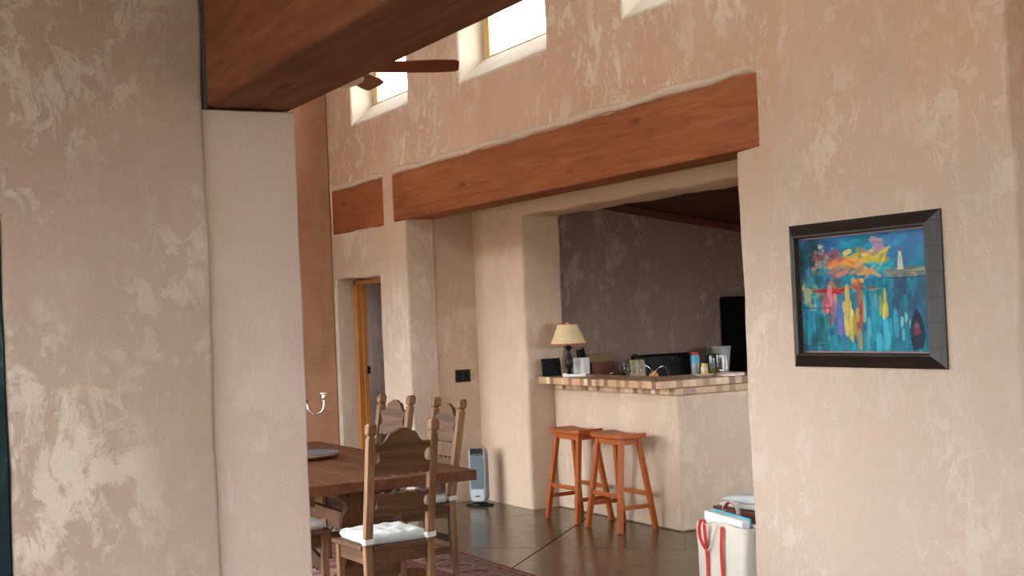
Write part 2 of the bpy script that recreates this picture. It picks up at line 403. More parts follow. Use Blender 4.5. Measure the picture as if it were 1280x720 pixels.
def wobble(pts, step=.16, amp=.006, seed=0, keep=None):
    """subdivide an outline and make it hand-plastered."""
    out = []; n = len(pts)
    for i in range(n):
        a, b_ = pts[i], pts[(i+1) % n]; L = math.hypot(b_[0]-a[0], b_[1]-a[1]); k = max(1, int(L/step))
        if L > 6 and (keep is None): k = max(1, int(L/1.0))
        nx, ny = -(b_[1]-a[1])/L, (b_[0]-a[0])/L
        for j in range(k):
            t = j/k; x, y = a[0]+(b_[0]-a[0])*t, a[1]+(b_[1]-a[1])*t
            w = 0 if j == 0 else amp*(math.sin(x*7.3+y*5.1+seed)+.6*math.sin(x*17.1-y*13.7+seed*2))
            out.append((x+nx*w, y+ny*w))
    return out
def slab(name, outer, holes, plane, d0, d1, mat, bev=.03, amp=.006, seed=0):
    """thick plaster wall from a 2D outline with holes and rounded edges."""
    cu = bpy.data.curves.new(name, 'CURVE'); cu.dimensions = '2D'; cu.fill_mode = 'BOTH'
    for k, pl in enumerate([outer]+holes):
        pts = wobble(pl, amp=amp, seed=seed+k)
        sp = cu.splines.new('POLY'); sp.points.add(len(pts)-1)
        for q, (a, b_) in zip(sp.points, pts): q.co = (a, b_, 0, 1)
        sp.use_cyclic_u = True
    th = abs(d1-d0)
    cu.extrude = th/2-bev; cu.bevel_depth = bev; cu.bevel_resolution = 3; cu.offset = -bev
    tmp = bpy.data.objects.new('tmp', cu); C.objects.link(tmp)
    dg = bpy.context.evaluated_depsgraph_get(); dg.update()
    me = bpy.data.meshes.new_from_object(tmp.evaluated_get(dg))
    bpy.data.objects.remove(tmp); bpy.data.curves.remove(cu)
    mid = (d0+d1)/2
    for v in me.vertices:
        a, b_, w = v.co
        v.co = {'xz': (a, mid+w, b_), 'yz': (mid+w, a, b_), 'xy': (a, b_, mid+w)}[plane]
    bm = bmesh.new(); bm.from_mesh(me); bmesh.ops.remove_doubles(bm, verts=bm.verts, dist=1e-5); bmesh.ops.recalc_face_normals(bm, faces=bm.faces); bm.to_mesh(me); bm.free()
    me.name = name; me.materials.clear()
    o = link(name, me, mat)
    for p in me.polygons: p.use_smooth = True
    me.set_sharp_from_angle(angle=math.radians(50))
    return struct(o)
def rect(a0, a1, b0, b1): return [(a0, b0), (a1, b0), (a1, b1), (a0, b1)]

# ------------------------------------------------------------------ camera
cam = bpy.data.cameras.new('camera'); co = bpy.data.objects.new('camera', cam); C.objects.link(co)
F, YAW, PITCH, ROLL, EYE = 1679.58, 1.07779932, .0199061, -.0432973, 1.70
cy, sy, cp, sp_ = math.cos(YAW), math.sin(YAW), math.cos(PITCH), math.sin(PITCH)
f0 = Vector((-sy, cy, 0)); r0 = Vector((cy, sy, 0)); u0 = Vector((0, 0, 1))
fw = f0*cp + u0*sp_; up = u0*cp - f0*sp_
rt = r0*math.cos(ROLL) + up*math.sin(ROLL); up2 = up*math.cos(ROLL) - r0*math.sin(ROLL)
co.matrix_world = Matrix((( rt.x, up2.x, -fw.x, 0), (rt.y, up2.y, -fw.y, 0), (rt.z, up2.z, -fw.z, EYE), (0, 0, 0, 1)))
cam.sensor_width = 36; cam.lens = F*36/1280; cam.clip_start = .05; cam.clip_end = 200
bpy.context.scene.camera = co

# ------------------------------------------------------------------ room shell
W0, W1 = 4.92, 5.22
struct(MB().box(-16, 3.8, -4.3, 11.2, -.15, 0).build('floor', 'floor'))
wx = [(-13.35, -.1), (-12.97, -.1), (-12.97, 2.13), (-11.80, 2.12), (-11.80, -.1), (-11.17, -.1), (-11.17, 2.605), (-11.425, 2.605), (-11.425, 3.035),
      (-6.105, 3.03), (-6.105, 2.612), (-6.31, 2.60), (-6.31, -.1), (-4.30, -.1), (-4.30, 5.0), (-13.35, 5.0)]
WIN = [(-12.37, -11.0), (-9.94, -8.487), (-7.465, -6.02)]
holes = [rect(-13.005, -11.655, 2.60, 3.035)] + [rect(a, b_, 3.63, 4.55) for a, b_ in WIN]
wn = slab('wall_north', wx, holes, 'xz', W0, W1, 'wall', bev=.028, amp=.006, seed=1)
wn.data.materials.append(M['sill'])
for p in wn.data.polygons:          # the window reveals are finished in a cream coat
    c = p.center
    if c.z > 3.5 and c.z < 4.7 and abs(p.normal.y) < .75 and any(a-.05 < c.x < b_+.05 for a, b_ in WIN): p.material_index = 1
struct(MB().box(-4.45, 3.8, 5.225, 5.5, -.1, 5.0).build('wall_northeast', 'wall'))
# clerestory windows: sloped sill, pine frame, pane
for i, (a, b_) in enumerate(WIN):
    s = MB().prism([(W0+.015, 3.60), (W0+.015, 3.638), (5.155, 3.838), (5.215, 3.838), (5.215, 3.60)], 'yz', a-.01, b_+.01).build('trim_%d' % (i+1), 'sill', bevel=.012); struct(s)
    w = thing('window_%d' % (i+1), 'pine framed clerestory window high in the long plaster wall', 'window'); struct(w)
    del w['label']; del w['category']
    fr = MB()
    x0, x1, z0, z1 = a+.012, b_-.012, 3.842, 4.52
    fr.box(x0, x0+.10, 5.165, 5.215, z0, z1); fr.box(x1-.08, x1, 5.165, 5.215, z0, z1); fr.box(x0+.10, x1-.08, 5.165, 5.215, z1-.05, z1); fr.box(x0+.10, x1-.08, 5.165, 5.215, z0, z0+.014)
    fr.build('window_frame', 'pine_pale', w, bevel=.004)
    MB().box(x0+.09, x1-.07, 5.188, 5.194, z0+.01, z1-.03).build('window_pane', 'glass', w)
# lintels
struct(MB().box(-11.44, -6.09, W0+.012, 5.212, 2.604, 3.045).build('beam_north', 'lintel', bevel=.012))
struct(MB().box(-13.015, -11.645, W0+.014, 5.21, 2.595, 3.045).build('beam_door', 'lintel', bevel=.012))
# plaster lip troweled over the top edge of the lintels
def lip(k, x0, x1, z0):
    n_ = int((x1-x0)/.12)
    pts = [(x0+(x1-x0)*i/n_, W0+.014, z0+.006*math.sin(i*.9)+.004*math.sin(i*2.3)) for i in range(n_+1)]
    struct(MB().tube(pts, [.006]+[.030+.005*math.sin(i*.7) for i in range(1, n_)]+[.006], 12).build('trim_%d' % k, 'wall_pale', smooth=60))
lip(6, -11.43, -6.07, 3.064); lip(7, -13.015, -11.63, 3.062)
# alcove, second wall with the kitchen opening, gap ceiling
struct(MB().box(-11.48, -11.205, 5.225, 5.63, -.1, 3.2).build('wall_alcove', 'bar'))
slab('wall_kitchen_front', [(-11.48, -.1), (-10.28, -.1), (-10.28, 2.555), (-5.75, 2.555), (-5.75, -.1), (-4.30, -.1), (-4.30, 3.3), (-11.48, 3.3)], [], 'xz', 5.63, 6.03, 'wall_pale', bev=.035, amp=.006, seed=5)
struct(MB().box(-11.2, -4.45, 5.225, 5.628, 2.85, 3.2).build('ceiling_passage', 'wall_pale'))
struct(MB().box(-5.6, -4.5, 5.505, 5.628, -.1, 2.85).build('wall_passage', 'wall_pale'))
# hall behind the small door
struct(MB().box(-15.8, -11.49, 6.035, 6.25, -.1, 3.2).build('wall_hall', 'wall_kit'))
HE = [(5.32, 5.95)]  # unseen end window, added to light the dark hall
slab('wall_hall_end', rect(5.225, 6.03, -.1, 2.95), [rect(a, b_, 1.0, 2.2) for a, b_ in HE], 'yz', -16.0, -15.8, 'wall_kit', bev=.02)
struct(MB().box(-15.8, -13.4, 5.0, 5.22, -.1, 3.2).build('wall_hall_south', 'wall_kit'))
struct(MB().box(-16, -11.485, 5.225, 6.25, 2.95, 3.2).build('ceiling_hall', 'wall_kit'))
# kitchen room
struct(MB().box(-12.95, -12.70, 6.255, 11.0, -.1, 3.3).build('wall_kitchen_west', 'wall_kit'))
KW = [(-8.6, -7.1)]  # unseen north window, added to brighten the kitchen
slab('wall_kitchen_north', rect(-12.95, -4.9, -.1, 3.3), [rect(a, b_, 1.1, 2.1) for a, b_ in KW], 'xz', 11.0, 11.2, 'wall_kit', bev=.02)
KE = [(6.7, 10.0)]  # unseen east window, added for more light on the kitchen wall
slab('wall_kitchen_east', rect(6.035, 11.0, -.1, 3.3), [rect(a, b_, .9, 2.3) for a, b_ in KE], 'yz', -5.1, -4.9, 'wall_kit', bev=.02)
ck = MB()
for i in range(24):
    y0, y1 = 6.035+i*.207, 6.035+(i+1)*.207-.006
    zz = lambda y: 3.188-.1415*(y-6.035)
    ck.hexa([(-12.7, y0, zz(y0)), (-5.1, y0, zz(y0)), (-5.1, y1, zz(y1)), (-12.7, y1, zz(y1))], [(-12.7, y0, zz(y0)+.05), (-5.1, y0, zz(y0)+.05), (-5.1, y1, zz(y1)+.05), (-12.7, y1, zz(y1)+.05)])
struct(ck.build('ceiling_kitchen', 'ceil_wood'))
struct(MB().prism([(6.26, 3.152), (10.99, 2.483), (10.99, 2.408), (6.26, 3.077)], 'yz', -12.695, -12.66).build('trim_4', 'ceil_wood'))
# dining end wall (terracotta) and window wall of the dining room
struct(MB().box(-13.3, -13.02, 1.9, 4.915, -.1, 5.0).build('wall_west', 'wall_end', bevel=.01))
SW = [(-12.6, -10.9), (-10.3, -8.6), (-8.0, -6.3), (-5.2, -3.4), (-2.9, -1.1), (-.6, 1.2)]  # unseen high south windows, added to light the upper north wall
DW = [(-12.4, -9.55), (-9.15, -6.15)]
slab('wall_dining_south', rect(-13.35, -5.665, -.1, 5.0), [rect(a, b_, .12, 2.35) for a, b_ in DW] + [rect(a, b_, 3.9, 4.6) for a, b_ in SW[:3]], 'xz', 1.6, 1.9, 'wall_pale', bev=.03)
# camera-side wall, pier, main beam
slab('wall_left', [(-4.3, -.1), (-.22, -.1), (-.22, 2.16), (.712, 2.16), (.712, -.1), (1.50, -.1), (1.50, 3.72), (-4.3, 3.72)], [], 'yz', -5.66, -5.36, 'wall_near', bev=.022, amp=.004, seed=3)
slab('wall_pier', rect(1.45, 1.898, -.1, 2.595), [], 'yz', -5.66, -5.40, 'pier', bev=.010, amp=.002, seed=8)
bmo = MB().box(-5.655, 1.9, 1.515, 1.90, 2.605, 3.09).build('beam_south', 'beam', bevel=.012, seg=2); struct(bmo)
struct(MB().box(-5.374, -5.362, 1.500, 1.513, 2.59, 3.2).build('trim_5', 'gap_strip'))  # mottled dark strip in the gap between beam end and left wall
slab('wall_south_upper', rect(-5.66, 3.8, 3.10, 5.0), [rect(a, b_, 3.95, 4.75) for a, b_ in SW[3:]], 'xz', 1.52, 1.88, 'wall_near', bev=.02)
struct(MB().box(1.6, 3.5, 1.52, 1.88, -.1, 2.6).build('wall_south_right', 'wall_near'))
# rest of the living room
CW = [(-4.6, -1.0), (-.4, 3.0)]
slab('wall_south', rect(-5.66, 3.8, -.1, 3.72), [rect(a, b_, .25, 2.6) for a, b_ in CW], 'xz', -4.6, -4.3, 'wall_near', bev=.02)
EW = [(-4.0, 1.2), (2.4, 4.8)]
slab('wall_east', rect(-4.3, 5.225, -.1, 5.0), [rect(a, b_, .15, 3.1) for a, b_ in EW], 'yz', 3.5, 3.8, 'wall_near', bev=.02)
struct(MB().box(-5.66, 3.8, -4.6, 1.52, 3.72, 3.85).build('ceiling_living', 'wall_pale'))
struct(MB().box(-13.35, 3.8, 1.6, 5.22, 5.0, 5.12).build('ceiling_great_room', 'ceil_wood'))
# big windows with frames and panes
def big_window(n, plane, a, b_, z0, z1, d):
    w = thing('window_%d' % n, '', 'window'); del w['label']; del w['category']; struct(w)
    f = MB(); mid = (a+b_)/2
    def bx(p0, p1, q0, q1, dd0, dd1, m):
        m.box(p0, p1, dd0, dd1, q0, q1) if plane == 'xz' else m.box(dd0, dd1, p0, p1, q0, q1)
    a, b_, z0, z1 = a+.012, b_-.012, z0+.012, z1-.012
    for p0, p1 in ((a, a+.06), (mid-.03, mid+.03), (b_-.06, b_)): bx(p0, p1, z0, z1, d-.03, d+.03, f)
    for p0, p1 in ((a+.06, mid-.03), (mid+.03, b_-.06)):
        for q0, q1 in ((z0, z0+.06), (z1-.06, z1)): bx(p0, p1, q0, q1, d-.03, d+.03, f)
    f.build('window_frame', 'pine', w)
    g = MB()
    for p0, p1 in ((a+.05, mid-.025), (mid+.025, b_-.05)): bx(p0, p1, z0+.05, z1-.05, d-.003, d+.003, g)
    g.build('window_pane', 'glass', w)
n = 4
for a, b_ in DW: big_window(n, 'xz', a, b_, .12, 2.35, 1.68); n += 1
for a, b_ in SW[:3]: big_window(n, 'xz', a, b_, 3.9, 4.6, 1.68); n += 1  # added unseen high south windows
for a, b_ in SW[3:]: big_window(n, 'xz', a, b_, 3.95, 4.75, 1.6); n += 1  # added unseen high south windows
for a, b_ in KE: big_window(n, 'yz', a, b_, .9, 2.3, -5.0); n += 1  # added unseen kitchen east window
for a, b_ in HE: big_window(n, 'yz', a, b_, 1.0, 2.2, -15.9); n += 1  # added unseen hall end window
for a, b_ in KW: big_window(n, 'xz', a, b_, 1.1, 2.1, 11.1); n += 1  # added unseen kitchen north window
for a, b_ in CW: big_window(n, 'xz', a, b_, .25, 2.6, -4.5); n += 1
for a, b_ in EW: big_window(n, 'yz', a, b_, .15, 3.1, 3.7); n += 1
# pine door frame of the small doorway and the green door
dj = MB()
dj.box(-12.966, -12.895, 5.112, 5.215, 0, 2.11); dj.box(-11.87, -11.804, 5.112, 5.215, 0, 2.11); dj.box(-12.966, -11.804, 5.112, 5.215, 2.075, 2.118)
dj.box(-12.895, -12.885, 5.165, 5.215, 0, 2.07)
d1 = struct(dj.build('door_1', 'pine', bevel=.004))
hg = MB().box(-12.892, -12.868, 5.196, 5.226, 1.16, 1.235).box(-12.892, -12.868, 5.196, 5.226, .32, .395)
hg.build('door_hinge', 'black_matte', d1)
gd = struct(MB().box(-5.46, -5.395, -.205, .706, .01, 2.14).build('door_2', 'green', bevel=.004))
MB().box(-5.56, -5.465, .68, .711, 0, 2.15).build('door_stop', 'green', gd)
pn = MB()
for z0, z1 in ((.2, .95), (1.05, 1.95)): pn.box(-5.40, -5.385, -.08, .58, z0, z1)
pn.build('door_panel', 'green', gd, bevel=.008)
kb = MB().lathe([(0, 0), (.028, 0), (.03, .01), (.012, .02), (.012, .05), (.028, .06), (.03, .075), (.02, .09), (0, .09)], 20, mat=Matrix.Translation((-5.40, -.14, 1.0)) @ Matrix.Rotation(PI/2, 4, 'Y'))
kb.build('door_handle', 'iron', gd, smooth=40)

# ------------------------------------------------------------------ breakfast bar
bar = thing('breakfast_bar', 'plastered breakfast bar with a checkered stone tile top in the kitchen opening', 'counter', (-9.34, 6.2, 0))
def ell(x0, x1, y0, y1, xw, y2): return [(x0, y0), (x1, y0), (x1, y2), (xw, y2), (xw, y1), (x0, y1)]
o = MB().prism(ell(-10.27, -8.41, 5.89, 6.14, -8.98, 6.88), 'xy', 0, 1.034).build('base', 'bar', bar, bevel=.02, seg=3, loc=(9.34, -6.2, 0))
o = MB().prism(ell(-10.27, -8.406, 5.882, 6.15, -8.99, 6.885), 'xy', 1.036, 1.088).build('tile_ledge', 'tile', bar, bevel=.004, loc=(9.34, -6.2, 0))
o = MB().prism(ell(-10.268, -8.404, 5.725, 6.17, -9.03, 6.89), 'xy', 1.090, 1.150).build('tile_top', 'tile', bar, bevel=.006, loc=(9.34, -6.2, 0))
BT = 1.150

# ------------------------------------------------------------------ bar stools
def make_stool(loc, rz, label):
    t = thing('bar_stool', label, 'stool', loc, rz, 'honey wooden saddle bar stools at the bar')
    L, D, H = .455, .235, .745
    def seat(u, v, top):
        x, y = (u-.5)*L, (v-.5)*D
        dip = -.022*(1-(2*x/L)**2)*(.35+.65*math.cos(y/D*2.2)) + .004
        return (x, y, (H+dip) if top else (H-.036+.35*dip))
    m = MB(); nu, nv = 16, 10
    g = [[[m.bm.verts.new(seat(i/nu, j/nv, k)) for j in range(nv+1)] for i in range(nu+1)] for k in (0, 1)]
    for i in range(nu):
        for j in range(nv):
            m.bm.faces.new((g[1][i][j], g[1][i+1][j], g[1][i+1][j+1], g[1][i][j+1])); m.bm.faces.new((g[0][i][j], g[0][i][j+1], g[0][i+1][j+1], g[0][i+1][j]))
    for i in range(nu):
        for j in (0, nv): m.bm.faces.new((g[0][i][j], g[0][i+1][j], g[1][i+1][j], g[1][i][j]))
    for j in range(nv):
        for i in (0, nu): m.bm.faces.new((g[0][i][j], g[0][i][j+1], g[1][i][j+1], g[1][i][j]))
    m.build('seat', 'stool_x', t, bevel=.006, smooth=35)
    tx, ty, bx_, by_ = .165, .075, .232, .165
    zt = H-.034
    at = lambda sx, sy_, z: Vector((sx*(bx_+(tx-bx_)*z/zt), sy_*(by_+(ty-by_)*z/zt), z))
    for sx in (-1, 1):
        for sy_ in (-1, 1): MB().bar(at(sx, sy_, 0), at(sx, sy_, zt-.008), .042, .036).build('leg', 'stool_z', t, bevel=.004)
    ap = MB()
    for sy_ in (-1, 1): ap.bar(at(-1, sy_, .685)+Vector((.02, 0, 0)), at(1, sy_, .685)-Vector((.02, 0, 0)), .05, .02, (0, 0, 1))
    for sx in (-1, 1): ap.bar(at(sx, -1, .685)+Vector((0, .016, 0)), at(sx, 1, .685)-Vector((0, .016, 0)), .05, .02, (0, 0, 1))
    ap.build('apron', 'stool_x', t, bevel=.003)
    for sy_ in (-1, 1): MB().bar(at(-1, sy_, .275)+Vector((.018, 0, 0)), at(1, sy_, .275)-Vector((.018, 0, 0)), .032, .018, (0, 0, 1)).build('stretcher', 'stool_x', t, bevel=.003)
    for sx in (-1, 1): MB().bar(at(sx, -1, .185)+Vector((0, .016, 0)), at(sx, 1, .185)-Vector((0, .016, 0)), .032, .018, (0, 0, 1)).build('stretcher', 'stool_x', t, bevel=.003)
    return t
st = make_stool((-8.905, 5.665, 0), 0.0, 'honey wooden saddle bar stool on the right, nearest the corner of the bar')
copy_thing(st, (-9.545, 5.665, 0), 0.02, 'honey wooden saddle bar stool on the left, partly behind the other one')

# ------------------------------------------------------------------ dining chairs
PW = .20     # half spacing of posts
RK = .115    # how far the posts lean back at the top
def scallop_edge(x0, x1, z, n, d):
    """row of small arcs hanging down from z along x0..x1."""
    pts = []
    w = (x1-x0)/n
    for i in range(n):
        for k in range(6):
            a = k/6; pts.append((x0+w*(i+a), z - d*math.sin(a*PI)*1.0))
    pts.append((x1, z)); return pts
def back_y(z): return -RK*max(0, (z-.47))/.67
def make_chair(loc, rz, label):
    t = thing('dining_chair', label, 'chair', loc, rz, 'carved wooden dining chairs round the table')
    # local frame: sitter looks towards +y, posts stand at y = 0
    for s in (-1, 1):
        x = s*PW; p = MB(); h = .0235
        def sect(z, y, a): return [(x-a, y-a, z), (x+a, y-a, z), (x+a, y+a, z), (x-a, y+a, z)]
        p.hexa(sect(0, -.012, .022), sect(.47, 0, h)); p.hexa(sect(.47, 0, h), sect(1.065, back_y(1.065), h))
        p.build('post', 'chair_z', t, bevel=.004)
        fn = MB()
        yb = back_y(1.065)
        fn.hexa(sect(1.060, yb, .0175), sect(1.078, back_y(1.078), .0175)); fn.hexa(sect(1.076, back_y(1.076), .018), sect(1.086, back_y(1.086), .0275))
        fn.hexa(sect(1.086, back_y(1.086), .0275), sect(1.128, back_y(1.128), .0275)); fn.hexa(sect(1.128, back_y(1.128), .0275), sect(1.143, back_y(1.143), .019))
        fn.build('finial', 'chair_z', t, bevel=.004)
    e = PW-.021
    # crest panel outline (x, z)
    ang = math.atan2(RK, .67)
    def panel(name, pts, z0):
        m = MB().prism([(a, b_-z0) for a, b_ in pts], 'xz', -.013, .013, mat=Matrix.Translation((0, back_y(z0), z0)) @ Matrix.Rotation(ang, 4, 'X'))
        m.build(name, 'chair_x', t, bevel=.003, smooth=30)
    top = [(e, 1.03), (.160, 1.028), (.135, 1.030), (.112, 1.045), (.100, 1.060), (.092, 1.076), (.080, 1.088), (.060, 1.091), (.045, 1.100), (.025, 1.109), (0, 1.112)]
    top = top + [(-a, b_) for a, b_ in top[::-1][1:]]
    def notch(x, zc, r, sgn):   # half-moon bite in the side edge
        return [(x - sgn*r*math.sin(k/8*PI)*1.0, zc + r*1.05*math.cos(k/8*PI)*(-1 if sgn > 0 else 1)) for k in range(9)]
    bot = scallop_edge(-e, e, .862, 6, .010)
    out = bot + notch(e, .955, .037, 1) + top + notch(-e, .955, .037, -1)
    panel('crest_panel', out, .86)
    wav = scallop_edge(-e, e, .640, 6, .010)
    tp = [(a, b_) for a, b_ in scallop_edge(-e, e, .765, 5, .013)][::-1]
    panel('lower_panel', wav + notch(e, .700, .032, 1) + tp + notch(-e, .700, .032, -1), .655)
    MB().hexa([(-.225, -.035, .452), (.225, -.035, .452), (.238, .415, .452), (-.238, .415, .452)], [(-.225, -.035, .474), (.225, -.035, .474), (.238, .415, .474), (-.238, .415, .474)])
    se = MB(); se.prism([(-PW-.03, .03), (-.23, .03), (-.242, .425), (.242, .425), (.23, .03), (PW+.03, .03), (PW+.03, .026), (.174, .026), (.174, -.03), (-.174, -.03), (-.174, .026), (-PW-.03, .026)][2:][::1] if False else [(-.174, -.03), (.174, -.03), (.174, .027), (.232, .027), (.242, .425), (-.242, .425), (-.232, .027), (-.174, .027)], 'xy', .450, .474)
    se.build('seat', 'chair_x', t, bevel=.004)
    for s in (-1, 1): MB().bar((s*.205, .385, 0), (s*.205, .385, .449), .042, .042).build('leg', 'chair_z', t, bevel=.004)
    ap = MB().box(-.183, .183, .375, .395, .375, .449).box(-.176, .176, -.012, .010, .375, .449)
    ap.box(-.214, -.194, .028, .362, .375, .449).box(.194, .214, .028, .362, .375, .449).build('apron', 'chair_y', t, bevel=.003)
    sc = [(a, b_) for a, b_ in scallop_edge(-.183, .183, .235, 5, .02)]
    MB().prism(sc + [(.183, .30), (.12, .305), (.06, .325), (0, .332), (-.06, .325), (-.12, .305), (-.183, .30)], 'xz', .374, .396).build('front_stretcher', 'chair_x', t, bevel=.003)
    for s in (-1, 1): MB().box(s*.205-.011, s*.205+.011, .024, .363, .14, .185).build('side_stretcher', 'chair_y', t, bevel=.003)
    MB().box(-.178, .178, -.018, .004, .20, .245).build('back_stretcher', 'chair_x', t, bevel=.003)
    # cushion: tufted pad with tie straps
    tuf = [(x, y) for x in (-.1, .1) for y in (.12, .28)] + [(0, .2)]
    m = MB(); nu = nv = 26
    def pad(u, v, top):
        U, V = 2*u-1, 2*v-1
        a = max(abs(U), abs(V))
        hx, hy = .212*(1-.03*V*V), .196*(1-.03*U*U)
        x, y = U*hx, .208+V*hy
        ed = (1-a**9)**.5 if a < 1 else 0
        z = .505 + (.028*ed if top else -.030*(1 if a < .93 else ed/.6 if ed < .6 else 1))
        if top:
            for q, w in tuf: z -= .016*math.exp(-((x-q)**2+(y-w)**2)/.0012)
            z += .004*math.sin(x*46+y*11)*ed*math.sin(y*37-x*9) + .004*math.sin(math.atan2(y-.2, x)*13)*a**2*ed
        return (x, y, z)
    g = [[[m.bm.verts.new(pad(i/nu, j/nv, k)) for j in range(nv+1)] for i in range(nu+1)] for k in (0, 1)]
    for i in range(nu):
        for j in range(nv):
            m.bm.faces.new((g[1][i][j], g[1][i+1][j], g[1][i+1][j+1], g[1][i][j+1])); m.bm.faces.new((g[0][i][j], g[0][i][j+1], g[0][i+1][j+1], g[0][i+1][j]))
    bmesh.ops.remove_doubles(m.bm, verts=m.bm.verts, dist=1e-5)
    cu = m.build('cushion', 'white_cloth', t, smooth=180)
    for s in (-1, 1):
        x = s*PW; y = back_y(.5); b_ = .0262
        MB().tube([(x-b_, y-b_, .502), (x+b_, y-b_, .506), (x+b_, y+b_, .502), (x-b_, y+b_, .498)], 0.0155, 8, closed=True, flat=.22, up=(0, 0, 1)).build('tie', 'white_cloth', cu)
    return t
RUG = .0105
ch = make_chair((-6.80, 2.885, RUG), PI/2+.02, 'carved wooden dining chair at the table end, back to the viewer, white cushion')
ch.scale = (.925, 1, 1)
copy_thing(ch, (-9.045, 3.76, RUG), PI+.15, 'carved wooden dining chair behind the table, the left one of the far pair', scale=(1, 1, 1))
copy_thing(ch, (-8.255, 3.80, RUG), PI+.0, 'carved wooden dining chair behind the table, the right one by the heater', scale=(1, 1, 1))
copy_thing(ch, (-7.76, 2.345, RUG), 0.0, 'carved wooden dining chair on the near long side, mostly hidden by the pier', scale=(1, 1, 1))

# ------------------------------------------------------------------ dining table
tb = thing('dining_table', 'long dark wooden trestle dining table on the patterned rug', 'table', (-8.8, 3.09, RUG))
m = MB()
for k in range(5):
    y0 = -.585+k*.234; m.box(-1.40, 1.40, y0+.0008, y0+.2332, .688, .750)
m.build('tabletop', 'table', tb, bevel=.003)
MB().box(-1.25, 1.25, -.44, -.41, .61, .687).box(-1.25, 1.25, .41, .44, .61, .687).build('apron', 'table', tb)
half = [(.42, .06), (.42, .10), (.34, .12), (.22, .135), (.165, .17), (.14, .235), (.125, .31), (.135, .38), (.16, .44), (.155, .50), (.125, .545), (.135, .59), (.18, .63), (.25, .655), (.30, .686)]
outl = half + [(-a, b_) for a, b_ in half[::-1]]
for x in (-1.02, 1.0):
    MB().prism(outl, 'yz', x-.03, x+.03).build('trestle', 'table_z', tb, bevel=.004, smooth=30)
    MB().box(x-.045, x+.045, -.46, .46, 0, .062).build('trestle_foot', 'table', tb, bevel=.01)
MB().box(-.99, .97, -.025, .025, .40, .475).build('stretcher', 'table_z', tb, bevel=.004)
TT = .750+RUG

# plate and candelabra on the table
pl = thing('serving_plate', 'round dark slate serving plate with a pale wooden rim on the dining table', 'plate', (-9.0, 3.12, TT))
MB().lathe([(0, 0), (.16, 0), (.24, .018), (.262, .030), (.258, .034), (.236, .026), (0, .018)], 48).build('rim', 'plate_wood', pl, smooth=40)
MB().lathe([(0, .019), (.225, .0255), (.250, .034), (.252, .038), (.24, .040), (.21, .033), (0, .028)], 48).build('inlay', 'plate_top', pl, smooth=40)
cd = thing('candelabra', 'silver candelabra with U-shaped arms at the far end of the dining table', 'candelabra', (-9.52, 3.285, TT))
MB().lathe([(0, 0), (.075, 0), (.078, .008), (.06, .018), (.022, .03), (.014, .05), (.018, .07), (.011, .09), (.010, .27), (.017, .285), (.010, .30), (.012, .345), (.02, .36), (.02, .372), (0, .372)], 24).build('stem', 'silver', cd, smooth=40)
for a in (0, PI):
    dx, dy = math.cos(1.08+a), math.sin(1.08+a)
    pts = []
    for k in range(17):
        th = PI + PI*k/16
        r = .062; c = .125
        pts.append((dx*(c+r*math.cos(th)), dy*(c+r*math.cos(th)), .335 + r*1.05*math.sin(th)))
    arm = MB().tube([(dx*.006, dy*.006, .355), (dx*.03, dy*.03, .368), (dx*.055, dy*.055, .358)] + pts + [(pts[-1][0], pts[-1][1], .375)], .0065, 10).build('arm', 'silver', cd, smooth=60)
    MB().lathe([(0, .372), (.012, .372), (.017, .382), (.011, .392), (.013, .412), (.026, .418), (.026, .424), (.012, .426), (.012, .418), (0, .418)], 20, c=(dx*.187, dy*.187)).build('candle_cup', 'silver', arm, smooth=40)
    MB().lathe([(0, .355), (.016, .366), (.020, .372), (.010, .376), (0, .376)], 16, c=(dx*.058, dy*.058)).build('bobeche', 'silver', arm, smooth=40)

# ------------------------------------------------------------------ rug
def color_attr(me, cols):
    a = me.color_attributes.new('Col', 'FLOAT_COLOR', 'POINT')
    buf = np.ones((len(me.vertices), 4), dtype=np.float32); buf[:, :3] = cols
    a.data.foreach_set('color', buf.ravel())
def raster_sheet(img, w, h, fn):
    """mesh sheet with one vertex per raster sample; fn maps (u, v) metres to a point."""
    H_, W_ = img.shape[:2]
    xs = np.linspace(0, w, W_); ys = np.linspace(0, h, H_)
    vs = [fn(x, y) for y in ys for x in xs]
    fs = [(j*W_+i, j*W_+i+1, (j+1)*W_+i+1, (j+1)*W_+i) for j in range(H_-1) for i in range(W_-1)]
    return vs, fs, img.reshape(-1, 3)
RX0, RX1, RY0, RY1 = -11.1, -6.2, 2.0, 4.195
cs = .0135
nx, ny = int((RX1-RX0)/cs), int((RY1-RY0)/cs)
X, Y = np.meshgrid((np.arange(nx)+.5)*cs, (np.arange(ny)+.5)*cs)
Wd, Hd = nx*cs, ny*cs
E_ = np.minimum(np.minimum(X, Wd-X), np.minimum(Y, Hd-Y))
along = np.where((np.minimum(X, Wd-X) < np.minimum(Y, Hd-Y)), Y, X)
red = np.array((.30,.035,.030)); cream = np.array((.42,.33,.24)); navy = np.array((.035,.04,.085)); rose = np.array((.34,.14,.11)); brick = np.array((.22,.05,.04)); tan = np.array((.36,.24,.15))
img = np.ones((ny, nx, 3))*rose
def put(mask, c): img[mask] = c
fld = (np.sin(X*19)*np.sin(Y*19)); put(fld > .55, navy); put(fld < -.6, cream); put(np.abs(np.sin(X*9.5+1)*np.cos(Y*9.5)) > .9, brick)
put(E_ < .52, brick)
b1 = (E_ > .14) & (E_ < .40); put(b1, cream*.9)
al = along*1.7; ph = al*14.0; q = (E_-.27)/.13
r1 = np.sqrt((((al*14/ (2*PI)) % 1)-.5)**2*8 + q**2)
put(b1 & (r1 < .75), rose); put(b1 & (r1 < .5), navy); put(b1 & (r1 < .25), cream)
